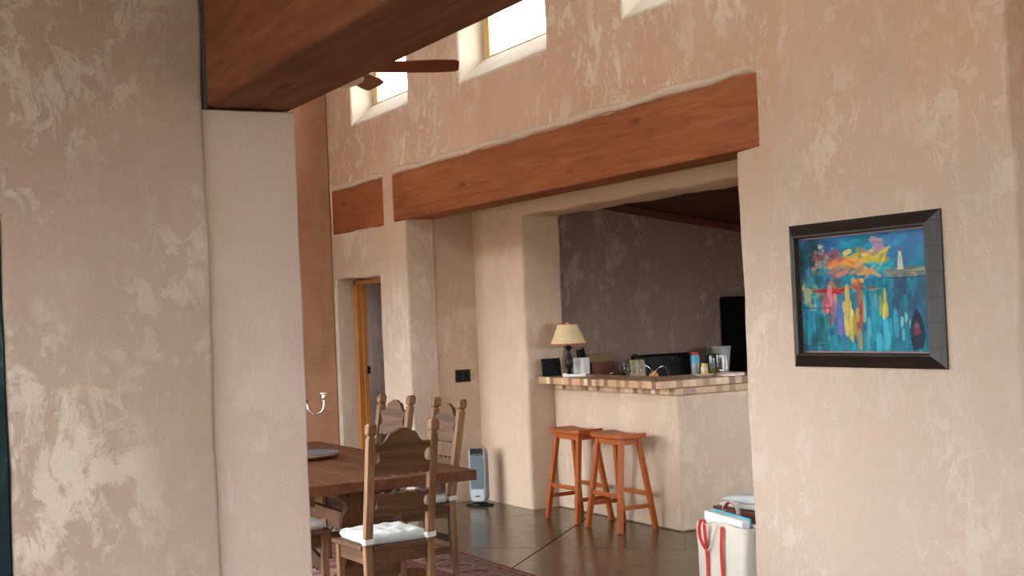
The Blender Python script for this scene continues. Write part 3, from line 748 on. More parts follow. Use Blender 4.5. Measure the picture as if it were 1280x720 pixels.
put(b1 & (np.abs(q - .6*np.sin(ph)) < .13), brick); put(b1 & (np.abs(q + .75*np.sin(ph*2)) < .08), navy)
b2 = (E_ > .03) & (E_ <= .12); put(b2, cream*.8); q2 = (E_-.075)/.045
put(b2 & (np.sqrt((((along*6.2) % 1)-.5)**2*5+q2**2) < .62), rose); put(b2 & (np.sqrt((((along*6.2+.5) % 1)-.5)**2*9+q2**2) < .5), navy)
put((E_ > .12) & (E_ <= .14), navy); put((E_ > .40) & (E_ < .425), navy)
put(E_ <= .03, red)
img = img*.66 + .34*np.array((.34,.21,.16))
put(E_ <= .03, red)
img *= (.75+.5*rng.random((ny, nx, 1)))
vs, fs, cols = raster_sheet(img, RX1-RX0, RY1-RY0, lambda x, y: (RX0+x, RY0+y, .0105))
nb = len(vs); W_, H_ = nx, ny
edge = [i for i in range(W_)] + [j*W_+W_-1 for j in range(1, H_)] + [(H_-1)*W_+i for i in range(W_-2, -1, -1)] + [j*W_ for j in range(H_-2, 0, -1)]
vs2 = vs + [(vs[i][0], vs[i][1], .0005) for i in edge]
fs2 = fs + [(edge[k], nb+k, nb+(k+1) % len(edge), edge[(k+1) % len(edge)]) for k in range(len(edge))] + [tuple(range(nb+len(edge)-1, nb-1, -1))]
me = bpy.data.meshes.new('area_rug'); me.from_pydata(vs2, [], fs2); me.update()
color_attr(me, np.vstack([cols, np.tile(red, (len(edge), 1))]))
M['rug'] = vcol_mat('woven_rug', .95, .4, 160., .1)
tag(link('area_rug', me, 'rug'), 'red and cream patterned oriental rug under the dining table', 'rug')

# ------------------------------------------------------------------ ceiling fan
fh = (-8.555, 3.355, 3.415)
fan = thing('ceiling_fan', 'dark wooden ceiling fan with a cream bowl light, half behind the beam', 'fan', (fh[0], fh[1], fh[2]))
MB().lathe([(0, -.05), (.07, -.05), (.11, -.02), (.115, .04), (.08, .09), (.03, .11), (.016, .13), (.016, 1.56), (.07, 1.565), (.075, 1.61), (0, 1.61)], 28).build('motor', 'iron', fan, smooth=40)
MB().lathe([(0, -.122), (.05, -.117), (.105, -.10), (.14, -.078), (.150, -.06), (.13, -.052), (0, -.052)], 28).build('light_bowl', 'cream_glass', fan, smooth=60)
FP = -22
base_a = math.radians(68)
for k in range(5):
    a = base_a + k*2*PI/5
    R_ = Matrix.Rotation(a, 4, 'Z') @ Matrix.Rotation(math.radians(FP), 4, 'X')
    outl = [(.18, -.05), (.35, -.068), (.65, -.078), (.775, -.072), (.80, -.052), (.80, .052), (.775, .072), (.65, .078), (.35, .068), (.18, .05)]
    bl = MB().prism(outl, 'xy', .012, .020, mat=R_).build('blade', 'fan_wood', fan, bevel=.002)
    MB().prism([(.10, -.02), (.20, -.035), (.24, 0), (.20, .035), (.10, .02)], 'xy', .003, .0115, mat=R_).build('blade_bracket', 'iron', bl)

# ------------------------------------------------------------------ tower heater + outlet plate
ht = thing('tower_heater', 'small silver grey tower heater on an oval black base by the plaster column', 'heater', (-10.87, 5.42, 0), math.radians(46))
def rrect(w, d, r, n=6):
    pts = []
    for cx, cy_, a0 in ((w/2-r, -d/2+r, -PI/2), (w/2-r, d/2-r, 0), (-w/2+r, d/2-r, PI/2), (-w/2+r, -d/2+r, PI)):
        for k in range(n+1): a = a0+PI/2*k/n; pts.append((cx+r*math.cos(a), cy_+r*math.sin(a)))
    return pts
MB().lathe([(0, 0), (.125, 0), (.13, .008), (.12, .02), (.07, .028), (0, .03)], 36, sy=.72).build('base', 'black', ht, smooth=40)
fo = rrect(.158, .49, .05)   # front outline in x/z
MB().prism([(a, b_+.278) for a, b_ in fo], 'xz', -.058, .05).build('body', 'steel_frame', ht, bevel=.012, seg=3)
MB().prism([(a, b_+.30) for a, b_ in rrect(.118, .29, .01)], 'xz', -.0635, -.0585).build('grille', 'grille', ht, bevel=.002)
pnl = MB().prism([(a, b_+.483) for a, b_ in rrect(.118, .066, .012)], 'xz', -.064, -.0585).build('control_panel', 'black', ht, bevel=.002)
mk = MB().prism([(a, b_+.095) for a, b_ in rrect(.12, .10, .012)], 'xz', -.0625, -.0585).build('front_plate', 'heater_white', ht, bevel=.002)
MB().box(-.022, .022, -.0637, -.0626, .083, .094).build('name_badge', 'iron', mk)
bt = MB()
for k in range(4): bt.box(-.045+k*.025, -.030+k*.025, -.0655, -.0641, .438+.02, .445+.02)
bt.build('button', 'steel_frame', pnl)
op = thing('outlet_plate', 'dark bronze double outlet plate on the alcove wall above the heater', 'outlet', (-11.204, 5.462, 1.155))
MB().box(.0, .006, -.078, .078, -.058, .058).build('plate', 'brown_plate', op, bevel=.003)
for y in (-.038, .038):
    s = MB().box(.0062, .012, y-.021, y+.021, -.040, .040).build('socket', 'black_matte', op, bevel=.002)
MB().lathe([(0, 0), (.004, 0), (.003, .002), (0, .002)], 10, mat=Matrix.Translation((.0063, 0, .0)) @ Matrix.Rotation(PI/2, 4, 'Y')).build('screw', 'iron', op)

# ------------------------------------------------------------------ painting
fp = thing('framed_painting', 'framed colourful harbour painting in a dark wood frame on the plaster wall', 'painting', (-5.292, 4.918, 1.735))
PWd, PHt = 1.118, .780
def mould(side):
    m = MB(); a, b_ = PWd/2, PHt/2; w = .078
    prof = [(0, 0), (0, .010), (.12, .014), (.80, .050), (.93, .052), (1, .046), (1, 0)]
    o0 = {'top': [(-a, b_), (a, b_)], 'bottom': [(a, -b_), (-a, -b_)], 'left': [(-a, -b_), (-a, b_)], 'right': [(a, b_), (a, -b_)]}[side]
    i0 = {'top': [(-a+w, b_-w), (a-w, b_-w)], 'bottom': [(a-w, -b_+w), (-a+w, -b_+w)], 'left': [(-a+w, -b_+w), (-a+w, b_-w)], 'right': [(a-w, b_-w), (a-w, -b_+w)]}[side]
    rings = []
    for e in (0, 1):
        rings.append([m.bm.verts.new((o0[e][0]+(i0[e][0]-o0[e][0])*t, -d, o0[e][1]+(i0[e][1]-o0[e][1])*t)) for t, d in prof])
    for k in range(len(prof)):
        k2 = (k+1) % len(prof); m.bm.faces.new((rings[0][k], rings[0][k2], rings[1][k2], rings[1][k]))
    m.bm.faces.new(rings[0]); m.bm.faces.new(rings[1][::-1])
    return m
m_, nt_, b2 = new_mat('frame_banded_wood')
tc_ = N(nt_, 'ShaderNodeTexCoord'); sx_ = N(nt_, 'ShaderNodeSeparateXYZ'); nt_.links.new(tc_.outputs['Object'], sx_.inputs[0])
fr_ = math_n(nt_, 'LESS_THAN', math_n(nt_, 'FRACT', math_n(nt_, 'DIVIDE', math_n(nt_, 'ADD', sx_.outputs[2], 10.04), .125)), .035)
gr_ = noise(nt_, mapped(nt_, (40, 40, 4)), 1.0, 4)
nt_.links.new(mixc(nt_, fr_, ramp(nt_, gr_, [(.3, (.014,.013,.012)), (.7, (.032,.031,.030))]).outputs[0], (.003,.003,.003)), b2.inputs['Base Color']); b2.inputs['Roughness'].default_value = .4
bump(nt_, b2, math_n(nt_, 'SUBTRACT', 1.0, fr_), .4, .003); M['frame_band'] = m_
for s in ('top', 'bottom', 'left', 'right'): mould(s).build('frame_rail', 'frame_band' if s in ('left', 'right') else 'frame_brown', fp, smooth=20)
ia, ib = PWd/2-.078, PHt/2-.078
sl = MB()
sl.box(-ia-.002, ia+.002, -.013, -.003, ib-.008, ib+.002).box(-ia-.002, ia+.002, -.013, -.003, -ib-.002, -ib+.008).box(-ia-.002, -ia+.008, -.013, -.003, -ib+.008, ib-.008).box(ia-.008, ia+.002, -.013, -.003, -ib+.008, ib-.008)
sl.build('frame_slip', 'frame_slip', fp)
# the canvas is painted stroke by stroke into vertex colours
PX, PY = 300, 200
cv = np.zeros((PY, PX, 3)); uu, vv = np.meshgrid((np.arange(PX)+.5)/PX, (np.arange(PY)+.5)/PY)
def lin(c): return np.array([((x/255+.055)/1.055)**2.4 if x > 10 else x/255/12.92 for x in c])
def stroke(u, v, su, sv, ang, c, op=.85):
    x = (uu-u)*1.5; y = vv-v; ca, sa = math.cos(ang), math.sin(ang)
    a = (x*ca+y*sa)/(su*1.5); b_ = (-x*sa+y*ca)/sv
    k = np.clip((1.15-(np.abs(a)**3+np.abs(b_)**3))*3, 0, 1)*op
    k *= .75+.25*np.sin((-x*sa+y*ca)*420+u*99)
    cv[:] = cv*(1-k[..., None]) + lin(c)*k[..., None]
def patch(n_, u0, u1, v0, v1, su, sv, ang, cols, op=.8, ja=.3):
    for _ in range(n_):
        c = np.array(cols[rng.integers(len(cols))])*(1+rng.normal()*.07)
        stroke(u0+(u1-u0)*rng.random(), v0+(v1-v0)*rng.random(), su*(.6+.8*rng.random()), sv*(.6+.8*rng.random()), ang+rng.normal()*ja, np.clip(c, 3, 250), op)
cv[:] = lin((40,110,135))
patch(190, 0, 1, 0, .4, .045, .022, .1, [(20,105,145), (35,125,165), (15,135,150), (60,105,160), (15,90,130), (25,150,165)])
patch(30, .05, .35, 0, .12, .06, .03, .3, [(50,90,140), (35,80,125), (60,110,160)])
patch(26, .0, .16, 0, .30, .03, .05, .8, [(22,50,60), (30,70,85), (20,60,62)])
patch(30, .72, 1, 0, .3, .06, .05, -.4, [(55,130,165), (70,110,160), (45,120,150)])
patch(26, .38, .72, .14, .26, .05, .02, -.1, [(190,170,50), (215,190,70), (170,160,60)], .9)
patch(9, .54, .68, .06, .16, .04, .022, .1, [(150,120,160), (180,130,150), (165,140,110)])
patch(10, .5, .75, .26, .36, .06, .02, 0, [(30,150,165), (45,165,175)])
patch(320, 0, 1, .40, 1, .011, .06, 0, [(15,95,125), (20,125,145), (35,145,165), (30,80,120), (10,110,115), (50,150,180), (15,130,125)], .7, .08)
for hx, hy, hw in ((.16,.22,.045), (.22,.19,.04), (.27,.24,.04), (.12,.29,.035), (.31,.27,.04)):
    stroke(hx, hy, hw*.6, hw*1.1, 0, (150,135,115), .9); stroke(hx, hy-hw*1.1, hw*.75, .010, -.2, (150,65,60), .95); stroke(hx-.01, hy, .004, .010, 0, (50,60,70), .9); stroke(hx+.012, hy+.01, .004, .010, 0, (50,60,70), .9)
patch(26, .12, .34, .10, .34, .016, .016, .3, [(120,125,115), (150,120,110), (90,110,100), (160,150,130), (60,75,80)])
patch(10, .12, .3, .13, .20, .035, .014, -.4, [(150,70,70), (130,60,60), (95,60,70)])
patch(8, .16, .2, .05, .12, .015, .02, 0, [(170,185,170), (60,90,80)])
patch(20, .26, .50, .22, .34, .06, .02, -.1, [(205,150,70), (215,120,60), (200,165,90), (180,90,60)])
patch(12, .46, .64, .31, .35, .05, .012, 0, [(200,130,80), (180,150,90)])
patch(18, .0, .2, .3, .62, .022, .05, .2, [(40,65,65), (110,140,120), (60,100,80), (130,150,130), (30,50,60)])
patch(10, .02, .08, .42, .58, .02, .03, .2, [(150,150,100), (120,110,80)])
stroke(.84, .345, .17, .040, 0, (125,130,108), .95)
patch(24, .70, .98, .315, .38, .035, .010, 0, [(120,125,105), (150,150,120), (95,105,100)], .9, .05)
stroke(.84, .388, .17, .005, 0, (40,60,75), .9)
[stroke(.795, .18+.015*k, .011+.0014*k, .010, 0, (205,200,178), 1) for k in range(10)]; stroke(.795, .160, .010, .016, 0, (150,70,90), 1); stroke(.795, .235, .006, .03, 0, (150,150,140), .8)
patch(40, .74, .98, .40, .85, .02, .07, 0, [(50,75,100), (65,85,110), (45,95,115), (60,70,95)], .7, .06)
patch(10, .2, .36, .36, .44, .03, .02, .5, [(50,55,60), (85,80,70), (150,120,90)])
patch(16, .14, .33, .455, .50, .05, .013, 0, [(160,45,40), (175,60,45), (140,35,35)], .95, .05)
patch(12, .30, .60, .44, .475, .04, .009, 0, [(150,60,45), (120,40,40), (190,120,60)], .9, .05)
patch(8, .42, .50, .36, .44, .02, .022, 0, [(205,130,50), (150,70,40), (195,165,60)], .9)
patch(16, .19, .29, .5, .72, .016, .07, 0, [(190,85,90), (165,75,85), (200,130,130)], .85, .05)
patch(14, .27, .36, .55, .85, .014, .08, 0, [(95,100,165), (110,95,160), (70,110,165)], .8, .05)
patch(16, .35, .42, .48, .84, .013, .08, 0, [(185,165,60), (170,150,50), (200,180,90)], .85, .05)
patch(18, .42, .51, .48, .95, .016, .08, 0, [(140,75,65), (160,80,60), (120,60,70), (175,150,60)], .8, .05)
patch(9, .60, .68, .53, .72, .012, .06, 0, [(195,185,60), (175,165,50)], .9, .05)
patch(24, .5, .82, .6, 1, .016, .09, 0, [(60,165,190), (40,140,160), (85,180,195), (30,120,130)], .75, .05)
patch(8, .78, .86, .7, .9, .008, .04, 0, [(130,190,190), (100,175,170)], .9, .05)
patch(20, 0, .24, .66, 1, .03, .05, 0, [(20,80,80), (25,100,95), (30,70,90)], .8, .1)
for k in range(5): stroke(.02+.05*k, .61+.002*k, .03, .006, 0, (25,45,55), .9)
for u in (.03, .12, .235): stroke(u, .78, .006, .15, 0, (25,55,65), .7)
# dark moored boat
for v in np.linspace(.66, .97, 40):
    hw = .052*math.sin(min(1, (v-.64)/.2)*PI/2)*(1 if v < .9 else (1-(v-.9)/.12)**.5)
    stroke(.895, v, hw, .012, 0, (42,48,66), .9)
patch(8, .865, .925, .76, .84, .02, .016, 0, [(120,55,65), (95,60,75), (130,100,110)], .8)
for k in range(18): stroke(.895+.05*math.sin(k/18*PI)*(-1 if k % 2 else 1), .66+.018*k, .003, .014, 0, (25,28,40), .8)
for k in range(7): stroke(.10+.017*k, .90+.006*rng.normal(), .005, .010, rng.normal()*.6, (15,30,45), .9)
for k in range(3): stroke(.145+.015*k, .945, .005, .008, rng.normal()*.6, (15,30,45), .9)
vs, fs, cols = raster_sheet(cv, 2*ia-.012, 2*ib-.012, lambda x, y: (-ia+.006+x, -.0085-.0008*math.sin(x*311+y*97)*math.sin(y*251-x*40), ib-.006-y))
me = bpy.data.meshes.new('canvas'); me.from_pydata(vs, [], fs); me.update(); color_attr(me, cols)
for p in me.polygons: p.use_smooth = True
M['oil'] = vcol_mat('oil_paint', .6, .3, 120., .12)
o = link('canvas', me, 'oil', fp); sm = o.modifiers.new('Solid', 'SOLIDIFY'); sm.thickness = .004; sm.offset = -1

# ------------------------------------------------------------------ things on the bar
lp = thing('table_lamp', 'table lamp with a parchment shade on a dark turned base on the bar', 'lamp', (-10.085, 5.95, BT))
MB().lathe([(0, 0), (.055, 0), (.058, .012), (.03, .022), (.016, .04), (.020, .055), (.034, .085), (.038, .115), (.030, .15), (.016, .19), (.013, .215), (.026, .235), (.040, .243), (.026, .252), (.012, .262), (.009, .28), (.009, .42), (0, .42)], 28).build('base', 'iron', lp, smooth=40)
shd = MB().lathe([(.157, .275), (.085, .448), (.082, .448), (.154, .275)], 40).build('lamp_shade', 'shade', lp, smooth=60)
MB().lathe([(.1535, .268), (.1600, .268), (.1575, .281), (.1515, .281)], 40).build('lower_trim', 'shade_red', shd, smooth=60)
MB().lathe([(.0815, .444), (.0870, .444), (.0850, .453), (.0795, .453)], 40).build('upper_trim', 'shade_red', shd, smooth=60)
MB().lathe([(0, .40), (.02, .40), (.03, .42), (.03, .44), (.012, .46), (0, .462)], 16).build('bulb', 'white_gloss', lp, smooth=60)

pf = thing('photo_frame', 'black picture frame standing on the bar beside the lamp, leaning on the jamb', 'frame', (-10.19, 5.835, BT))
Rl = Matrix.Rotation(-.12, 4, 'Y')
MB().box(-.008, .008, -.092, .092, 0.002, .155, mat=Rl).build('frame', 'black_matte', pf, bevel=.003)
MB().box(.0082, .0098, -.078, .078, .016, .142, mat=Rl).build('picture', 'black_matte', pf)
MB().bar((-.012, 0, .125), (-.060, 0, 0.004), .03, .004, (0, 1, 0)).build('easel_leg', 'black_matte', pf)

ph_ = thing('telephone_handset', 'white telephone handset lying on the bar in front of the lamp', 'telephone', (-9.86, 5.865, BT), math.radians(52))
MB().prism([(-.098, 0), (.098, 0), (.100, .030), (.072, .036), (.055, .024), (-.055, .024), (-.072, .036), (-.100, .030)], 'xz', -.024, .024).build('handset', 'white_gloss', ph_, bevel=.006, seg=3)
kp = MB()
for i in range(4):
    for j in range(3): kp.box(-.032+i*.018, -.020+i*.018, -.015+j*.012, -.007+j*.012, .0242, .026)
kp.build('keypad', 'steel_frame', ph_)

kb_ = thing('knife_block', 'white knife block with dark handled knives on the bar behind the lamp', 'knife block', (-10.12, 6.095, BT), math.radians(-60))
MB().box(-.062, .062, -.05, .05, 0, .150).build('block', 'white_gloss', kb_, bevel=.008)
MB().box(-.02, .02, -.0512, -.0502, .014, .018).build('label_mark', 'black_matte', kb_)
for k, (x, y, h) in enumerate(((-.042, .0, .085), (-.018, .02, .062), (.004, .0, .072), (.026, .02, .06), (.045, -.005, .07))):
    kn = MB().bar((x, y, .1505), (x+.004, y, .150+h), .017, .022).build('knife_handle', 'black_matte', kb_, bevel=.005)
    MB().lathe([(0, 0), (.003, 0), (.003, .0015), (0, .0015)], 8, mat=Matrix.Translation((x+.003, y-.0112, .15+h*.6)) @ Matrix.Rotation(PI/2, 4, 'X')).build('rivet', 'chrome', kn)

bo = thing('spray_bottle', 'blue and clear bottle with a red cap on the bar', 'bottle', (-8.975, 6.49, BT))
MB().lathe([(0, 0), (.032, 0), (.035, .006), (.035, .085), (0, .085)], 20).build('lower_body', 'steel_frame', bo, smooth=40)
MB().lathe([(0, .0855), (.035, .0855), (.035, .15), (.030, .158), (0, .158)], 20).build('wrap', 'blue_plastic', bo, smooth=40)
MB().lathe([(0, .1585), (.029, .1585), (.031, .162), (.031, .176), (.024, .183), (0, .183)], 20).build('cap', 'red_plastic', bo, smooth=40)

pp = thing('pepper_mill', 'slim black pepper mill on the bar beside the blue bottle', 'mill', (-8.90, 6.54, BT))
MB().lathe([(0, 0), (.024, 0), (.026, .01), (.016, .045), (.014, .08), (.020, .108), (0, .11)], 18).build('body', 'black_matte', pp, smooth=40)
MB().lathe([(0, .111), (.018, .111), (.021, .13), (.012, .15), (.006, .156), (.007, .166), (0, .17)], 18).build('top', 'black_matte', pp, smooth=40)
mj = thing('mustard_jar', 'small jar with a yellow lid and yellow label on the bar', 'jar', (-8.845, 6.49, BT))
MB().lathe([(0, 0), (.034, 0), (.036, .005), (.036, .062), (.03, .07), (0, .07)], 20).build('jar', 'cream_glass', mj, smooth=40)
MB().lathe([(.0362, .008), (.0372, .008), (.0372, .028), (.0362, .028)], 20).build('label_band', 'yellow', mj, smooth=40)
MB().lathe([(0, .0705), (.031, .0705), (.033, .075), (.033, .09), (0, .093)], 20).build('lid', 'yellow', mj, smooth=40)

gj = thing('glass_jug', 'grey glass jug with a looped white handle on the bar', 'jug', (-8.70, 6.475, BT), math.radians(20))
MB().lathe([(0, 0), (.050, 0), (.054, .01), (.056, .15), (.052, .17), (.049, .17), (.053, .148), (.051, .012), (0, .008)], 28).build('body', 'jar_glass', gj, smooth=50)
for dy in (-.012, .012):
    MB().tube([(.050, dy*.6, .145), (.075, dy, .152), (.096, dy*1.5, .138), (.100, dy*1.8, .10), (.100, dy*1.8, .05), (.085, dy*1.5, .035), (.055, dy, .04)], .0075, 8).build('handle', 'white_gloss', gj, smooth=60)
MB().lathe([(0, .009), (.048, .011), (.050, .055), (0, .055)], 24).build('contents', 'yellow', gj, smooth=40)
sc_ = thing('saucer', 'small pale saucer near the front edge of the bar top', 'saucer', (-8.62, 6.32, BT))
MB().lathe([(0, 0), (.045, 0), (.05, .004), (.082, .016), (.080, .019), (.05, .009), (0, .006)], 32).build('dish', 'sill', sc_, smooth=60)
mz = thing('magazine_stack', 'two folded pink and white magazines on the bar by the jamb', 'magazines', (-8.535, 6.50, BT), .3)
MB().box(-.09, .09, -.07, .07, 0, .012).build('lower_magazine', 'white_plastic', mz, bevel=.002)
M['pinkpaper'] = plain('pink_paper', (.5,.28,.28), .5, var=.5, scale=30)
MB().box(-.085, .085, -.06, .065, .0125, .024, mat=Matrix.Rotation(.15, 4, 'Z')).build('upper_magazine', 'pinkpaper', mz, bevel=.002)

# ------------------------------------------------------------------ kitchen behind the bar
sk = thing('sink_counter', 'low dark sink counter behind the breakfast bar', 'counter', (-9.6, 6.62, 0))
MB().box(-1.2, .56, -.43, .17, 0, .875).build('body', 'cabinet', sk, bevel=.003)
MB().box(-1.22, .57, -.435, .19, .877, .912).build('worktop', 'worktop', sk, bevel=.004)
CT = .912
fc = thing('kitchen_faucet', 'chrome kitchen faucet with a dark sloping spout behind the bar', 'faucet', (-10.10, 6.56, CT), math.radians(200))
MB().lathe([(0, 0), (.028, 0), (.028, .01), (.018, .02), (.016, .19), (.019, .205), (.019, .225), (0, .23)], 18).build('body', 'chrome', fc, smooth=40)
MB().tube([(.0, .0, .205), (.05, 0, .215), (.12, 0, .185), (.20, 0, .145), (.215, 0, .13), (.216, 0, .11)], .011, 10).build('spout', 'black_matte', fc, smooth=60)
MB().bar((0, -.018, .215), (.012, -.065, .24), .012, .008, (1, 0, 0)).build('lever', 'chrome', fc, bevel=.002)
sd = thing('soap_dispenser', 'small chrome soap dispenser left of the faucet', 'dispenser', (-10.33, 6.52, CT))
MB().lathe([(0, 0), (.022, 0), (.022, .17), (.012, .185), (.008, .20), (0, .20)], 16).build('bottle', 'chrome', sd, smooth=40)
MB().tube([(0, 0, .195), (0, 0, .215), (.01, .02, .222), (.018, .04, .215)], .006, 8).build('pump', 'chrome', sd, smooth=60)
rs = thing('cake_stand', 'low dark round stand under the wire basket of oranges', 'stand', (-9.69, 6.56, CT))
MB().lathe([(0, 0), (.09, 0), (.085, .012), (.04, .022), (.04, .03), (.12, .034), (.12, .041), (0, .041)], 28).build('stand', 'iron', rs, smooth=40)
fb = thing('fruit_basket', 'wire basket with two raised handles holding oranges behind the bar', 'basket', (-9.69, 6.56, CT+.042))
rings = MB()
for r, z in ((.06, .004), (.10, .05), (.125, .10), (.135, .13)):
    rings.tube([(r*math.cos(2*PI*k/28), r*math.sin(2*PI*k/28), z) for k in range(28)], .003, 6, closed=True)
for k in range(14):
    a = 2*PI*k/14; rings.tube([(r*math.cos(a), r*math.sin(a), z) for r, z in ((.06, .004), (.10, .05), (.125, .10), (.135, .13))], .0025, 6)
rings.build('bowl', 'chrome', fb, smooth=60)
for s in (-1, 1):
    MB().tube([(s*.134*math.cos(a)-s*.0*1, .134*math.sin(a), .13+.12*math.cos(a*1.75)**1 if abs(a) < .9 else .13) for a in np.linspace(-.89, .89, 13)], .005, 8).build('handle', 'chrome', fb, smooth=60)
sites = [(.0, .0, .052), (-.058, -.005, .112), (.038, .048, .112), (.036, -.050, .112), (-.002, .002, .165)]
for i, (x, y, z) in enumerate(sites):
    lab = ['orange at the bottom of the wire basket', 'orange on the left side of the wire basket', 'orange at the back of the wire basket', 'orange at the right front of the wire basket', 'orange on top of the pile in the wire basket'][i]
    og = thing('orange', lab, 'fruit', (-9.69+x, 6.56+y, CT+z), group='oranges in the wire basket')
    MB().lathe([(.041*math.sin(PI*k/14), .042-.041*math.cos(PI*k/14)) for k in range(15)], 20).build('peel', 'orange_peel', og, smooth=60)
    MB().lathe([(0, .0829), (.004, .0835), (.003, .0855), (0, .0857)], 8).build('stem_end', 'board_tan', og)

# base cabinets along the far kitchen wall
def base_cab(y0, y1, label):
    c = thing('base_cabinet', label, 'cabinet', (-12.38, (y0+y1)/2, 0), group='base cabinets along the kitchen wall')
    h = (y1-y0)/2
    MB().box(-.315, .285, -h, h, .09, .872).box(-.315, .24, -h, h, 0, .09).build('body', 'cabinet', c)
    nd = max(1, round((y1-y0)/.5)); w = (y1-y0)/nd
    for k in range(nd):
        a = -h+k*w+.008; b_ = -h+(k+1)*w-.008
        d = MB().box(.2855, .303, a, b_, .10, .70).build('door', 'cabinet', c, bevel=.003)
        MB().tube([(.304, b_-.04, .62), (.325, b_-.04, .61), (.325, b_-.04, .54), (.304, b_-.04, .53)], .005, 8).build('handle', 'iron', d)
        d = MB().box(.2855, .303, a, b_, .715, .865).build('drawer', 'cabinet', c, bevel=.003)
        MB().lathe([(0, 0), (.006, 0), (.006, .012), (.014, .018), (.012, .026), (0, .028)], 12, mat=Matrix.Translation((.3035, (a+b_)/2, .79)) @ Matrix.Rotation(PI/2, 4, 'Y')).build('knob', 'iron', d, smooth=40)
    t = MB().box(-.317, .317, -h, h, .874, .912).build('worktop', 'worktop', c, bevel=.003)
base_cab(6.30, 8.285, 'dark wooden base cabinet left of the black range')
base_cab(9.065, 9.55, 'narrow dark wooden base cabinet between the range and the fridge')
rg = thing('range_cooker', 'black range cooker with a tall control panel against the kitchen wall', 'cooker', (-12.36, 8.675, 0))
MB().box(-.335, .30, -.378, .378, .02, .905).build('body', 'black_range', rg, bevel=.006)
MB().box(-.335, .31, -.38, .38, .906, .925).build('cooktop', 'black_range', rg, bevel=.004)
bg = MB().prism([(-.335, .9255), (-.335, 1.15), (-.32, 1.183), (-.285, 1.186), (-.262, 1.165), (-.245, .9255)], 'xz', -.378, .378).build('control_panel', 'black_range', rg, bevel=.008, seg=3)
for y in (-.26, -.18, .12, .2, .28):
    MB().lathe([(0, 0), (.022, 0), (.020, .016), (0, .018)], 16, mat=Matrix.Translation((-.2615, y, 1.05)) @ Matrix.Rotation(PI/2-.06, 4, 'Y')).build('knob', 'black_matte', bg, smooth=40)
M['led'] = plain('red_indicator', (.7,.02,.02), .3)
MB().box(-.262, -.2585, .125, .14, 1.125, 1.14).build('indicator', 'led', bg)
dr = MB().box(.3015, .325, -.365, .365, .22, .80).build('oven_door', 'black_range', rg, bevel=.005)
MB().tube([(.326, -.30, .74), (.36, -.30, .745), (.36, .30, .745), (.326, .30, .74)], .010, 10).build('handle', 'black_matte', dr, smooth=60)
for x, y in ((-.12, -.19), (-.12, .19), (.16, -.19), (.16, .19)):
    MB().lathe([(0, .9255), (.10, .9255), (.10, .929), (0, .929)], 24, c=(x, y)).build('burner', 'black_matte', rg)
fw_ = thing('refrigerator', 'tall black refrigerator at the right end of the kitchen wall', 'fridge', (-12.34, 9.99, 0))
MB().box(-.345, .28, -.43, .43, .02, 1.80).build('body', 'black_matte', fw_, bevel=.008)
for z0, z1 in ((.05, 1.18), (1.195, 1.795)):
    d = MB().box(.2815, .34, -.428, .428, z0, z1).build('door', 'black_range', fw_, bevel=.012, seg=3)
    MB().tube([(.341, -.37, z0+.1), (.38, -.37, z0+.12), (.38, -.37, z1-.12), (.341, -.37, z1-.1)], .011, 10).build('handle', 'black_matte', d, smooth=60)
KT = .912
cb = thing('cutting_board', 'tall tan cutting board leaning on the kitchen wall', 'cutting board', (-12.66, 7.86, KT))
MB().prism([(a, b_+.165) for a, b_ in rrect(.31, .318, .02)], 'yz', -.009, .009, mat=Matrix.Translation((.03, 0, .004)) @ Matrix.Rotation(-.13, 4, 'Y')).build('board', 'board_tan', cb, bevel=.004)
cb = thing('cutting_board', 'reddish brown cutting board in front of the tan one', 'cutting board', (-12.615, 7.87, KT))
MB().prism([(a, b_+.115) for a, b_ in rrect(.30, .22, .02)], 'yz', -.009, .009, mat=Matrix.Translation((.03, 0, .004)) @ Matrix.Rotation(-.13, 4, 'Y')).build('board', 'board_red', cb, bevel=.004)
def crumple(u, v, w, d, h, top):
    a = 2*PI*u; sq = (abs(math.cos(a))**5+abs(math.sin(a))**5)**(-1/5)
    t = v; k = 1 - (.0 if t < .7 else (t-.7)/.3*top); j = .006*math.sin(a*7+t*9)+.006*math.sin(a*11-t*14)
    return (math.cos(a)*sq*(d/2*k+j), math.sin(a)*sq*(w/2*k+j), h*t + (.02*math.sin(a*5)*max(0, t-.7)))
pb = thing('paper_bag', 'yellow and white striped bag with a clear crumpled top on the kitchen counter', 'bag', (-12.36, 8.13, KT))
m = MB().grid(lambda u, v: crumple(u, v, .22, .12, .235, .25), 40, 14); bmesh.ops.remove_doubles(m.bm, verts=m.bm.verts, dist=1e-4)
o = m.build('bag', 'stripe_bag', pb, smooth=60)
def ctop(u, v):
    a = 2*PI*u; r = (1-v*.85)*(1+.12*math.sin(a*6+v*5)); return (.055*r*math.cos(a), .10*r*math.sin(a), .236+.065*v+.012*math.sin(a*4)*v)
m = MB().grid(ctop, 36, 8); bmesh.ops.remove_doubles(m.bm, verts=m.bm.verts, dist=1e-4); m.build('clear_top', 'clear_bag', pb, smooth=60)
cbg = thing('plastic_bag', 'crumpled clear plastic bag beside the striped bag', 'bag', (-12.32, 7.93, KT))
m = MB().grid(lambda u, v: (.05*(1-.6*v+.2*math.sin(9*u*2*PI/2+v*4))*math.cos(2*PI*u), .06*(1-.5*v+.15*math.sin(5*2*PI*u))*math.sin(2*PI*u), .19*v+.015*math.sin(2*PI*u*4)*v), 30, 8)
bmesh.ops.remove_doubles(m.bm, verts=m.bm.verts, dist=1e-4); m.build('film', 'clear_bag', cbg, smooth=60)
bk = thing('white_bucket', 'white tapered bucket on the counter beside the refrigerator', 'bucket', (-12.25, 9.20, KT))
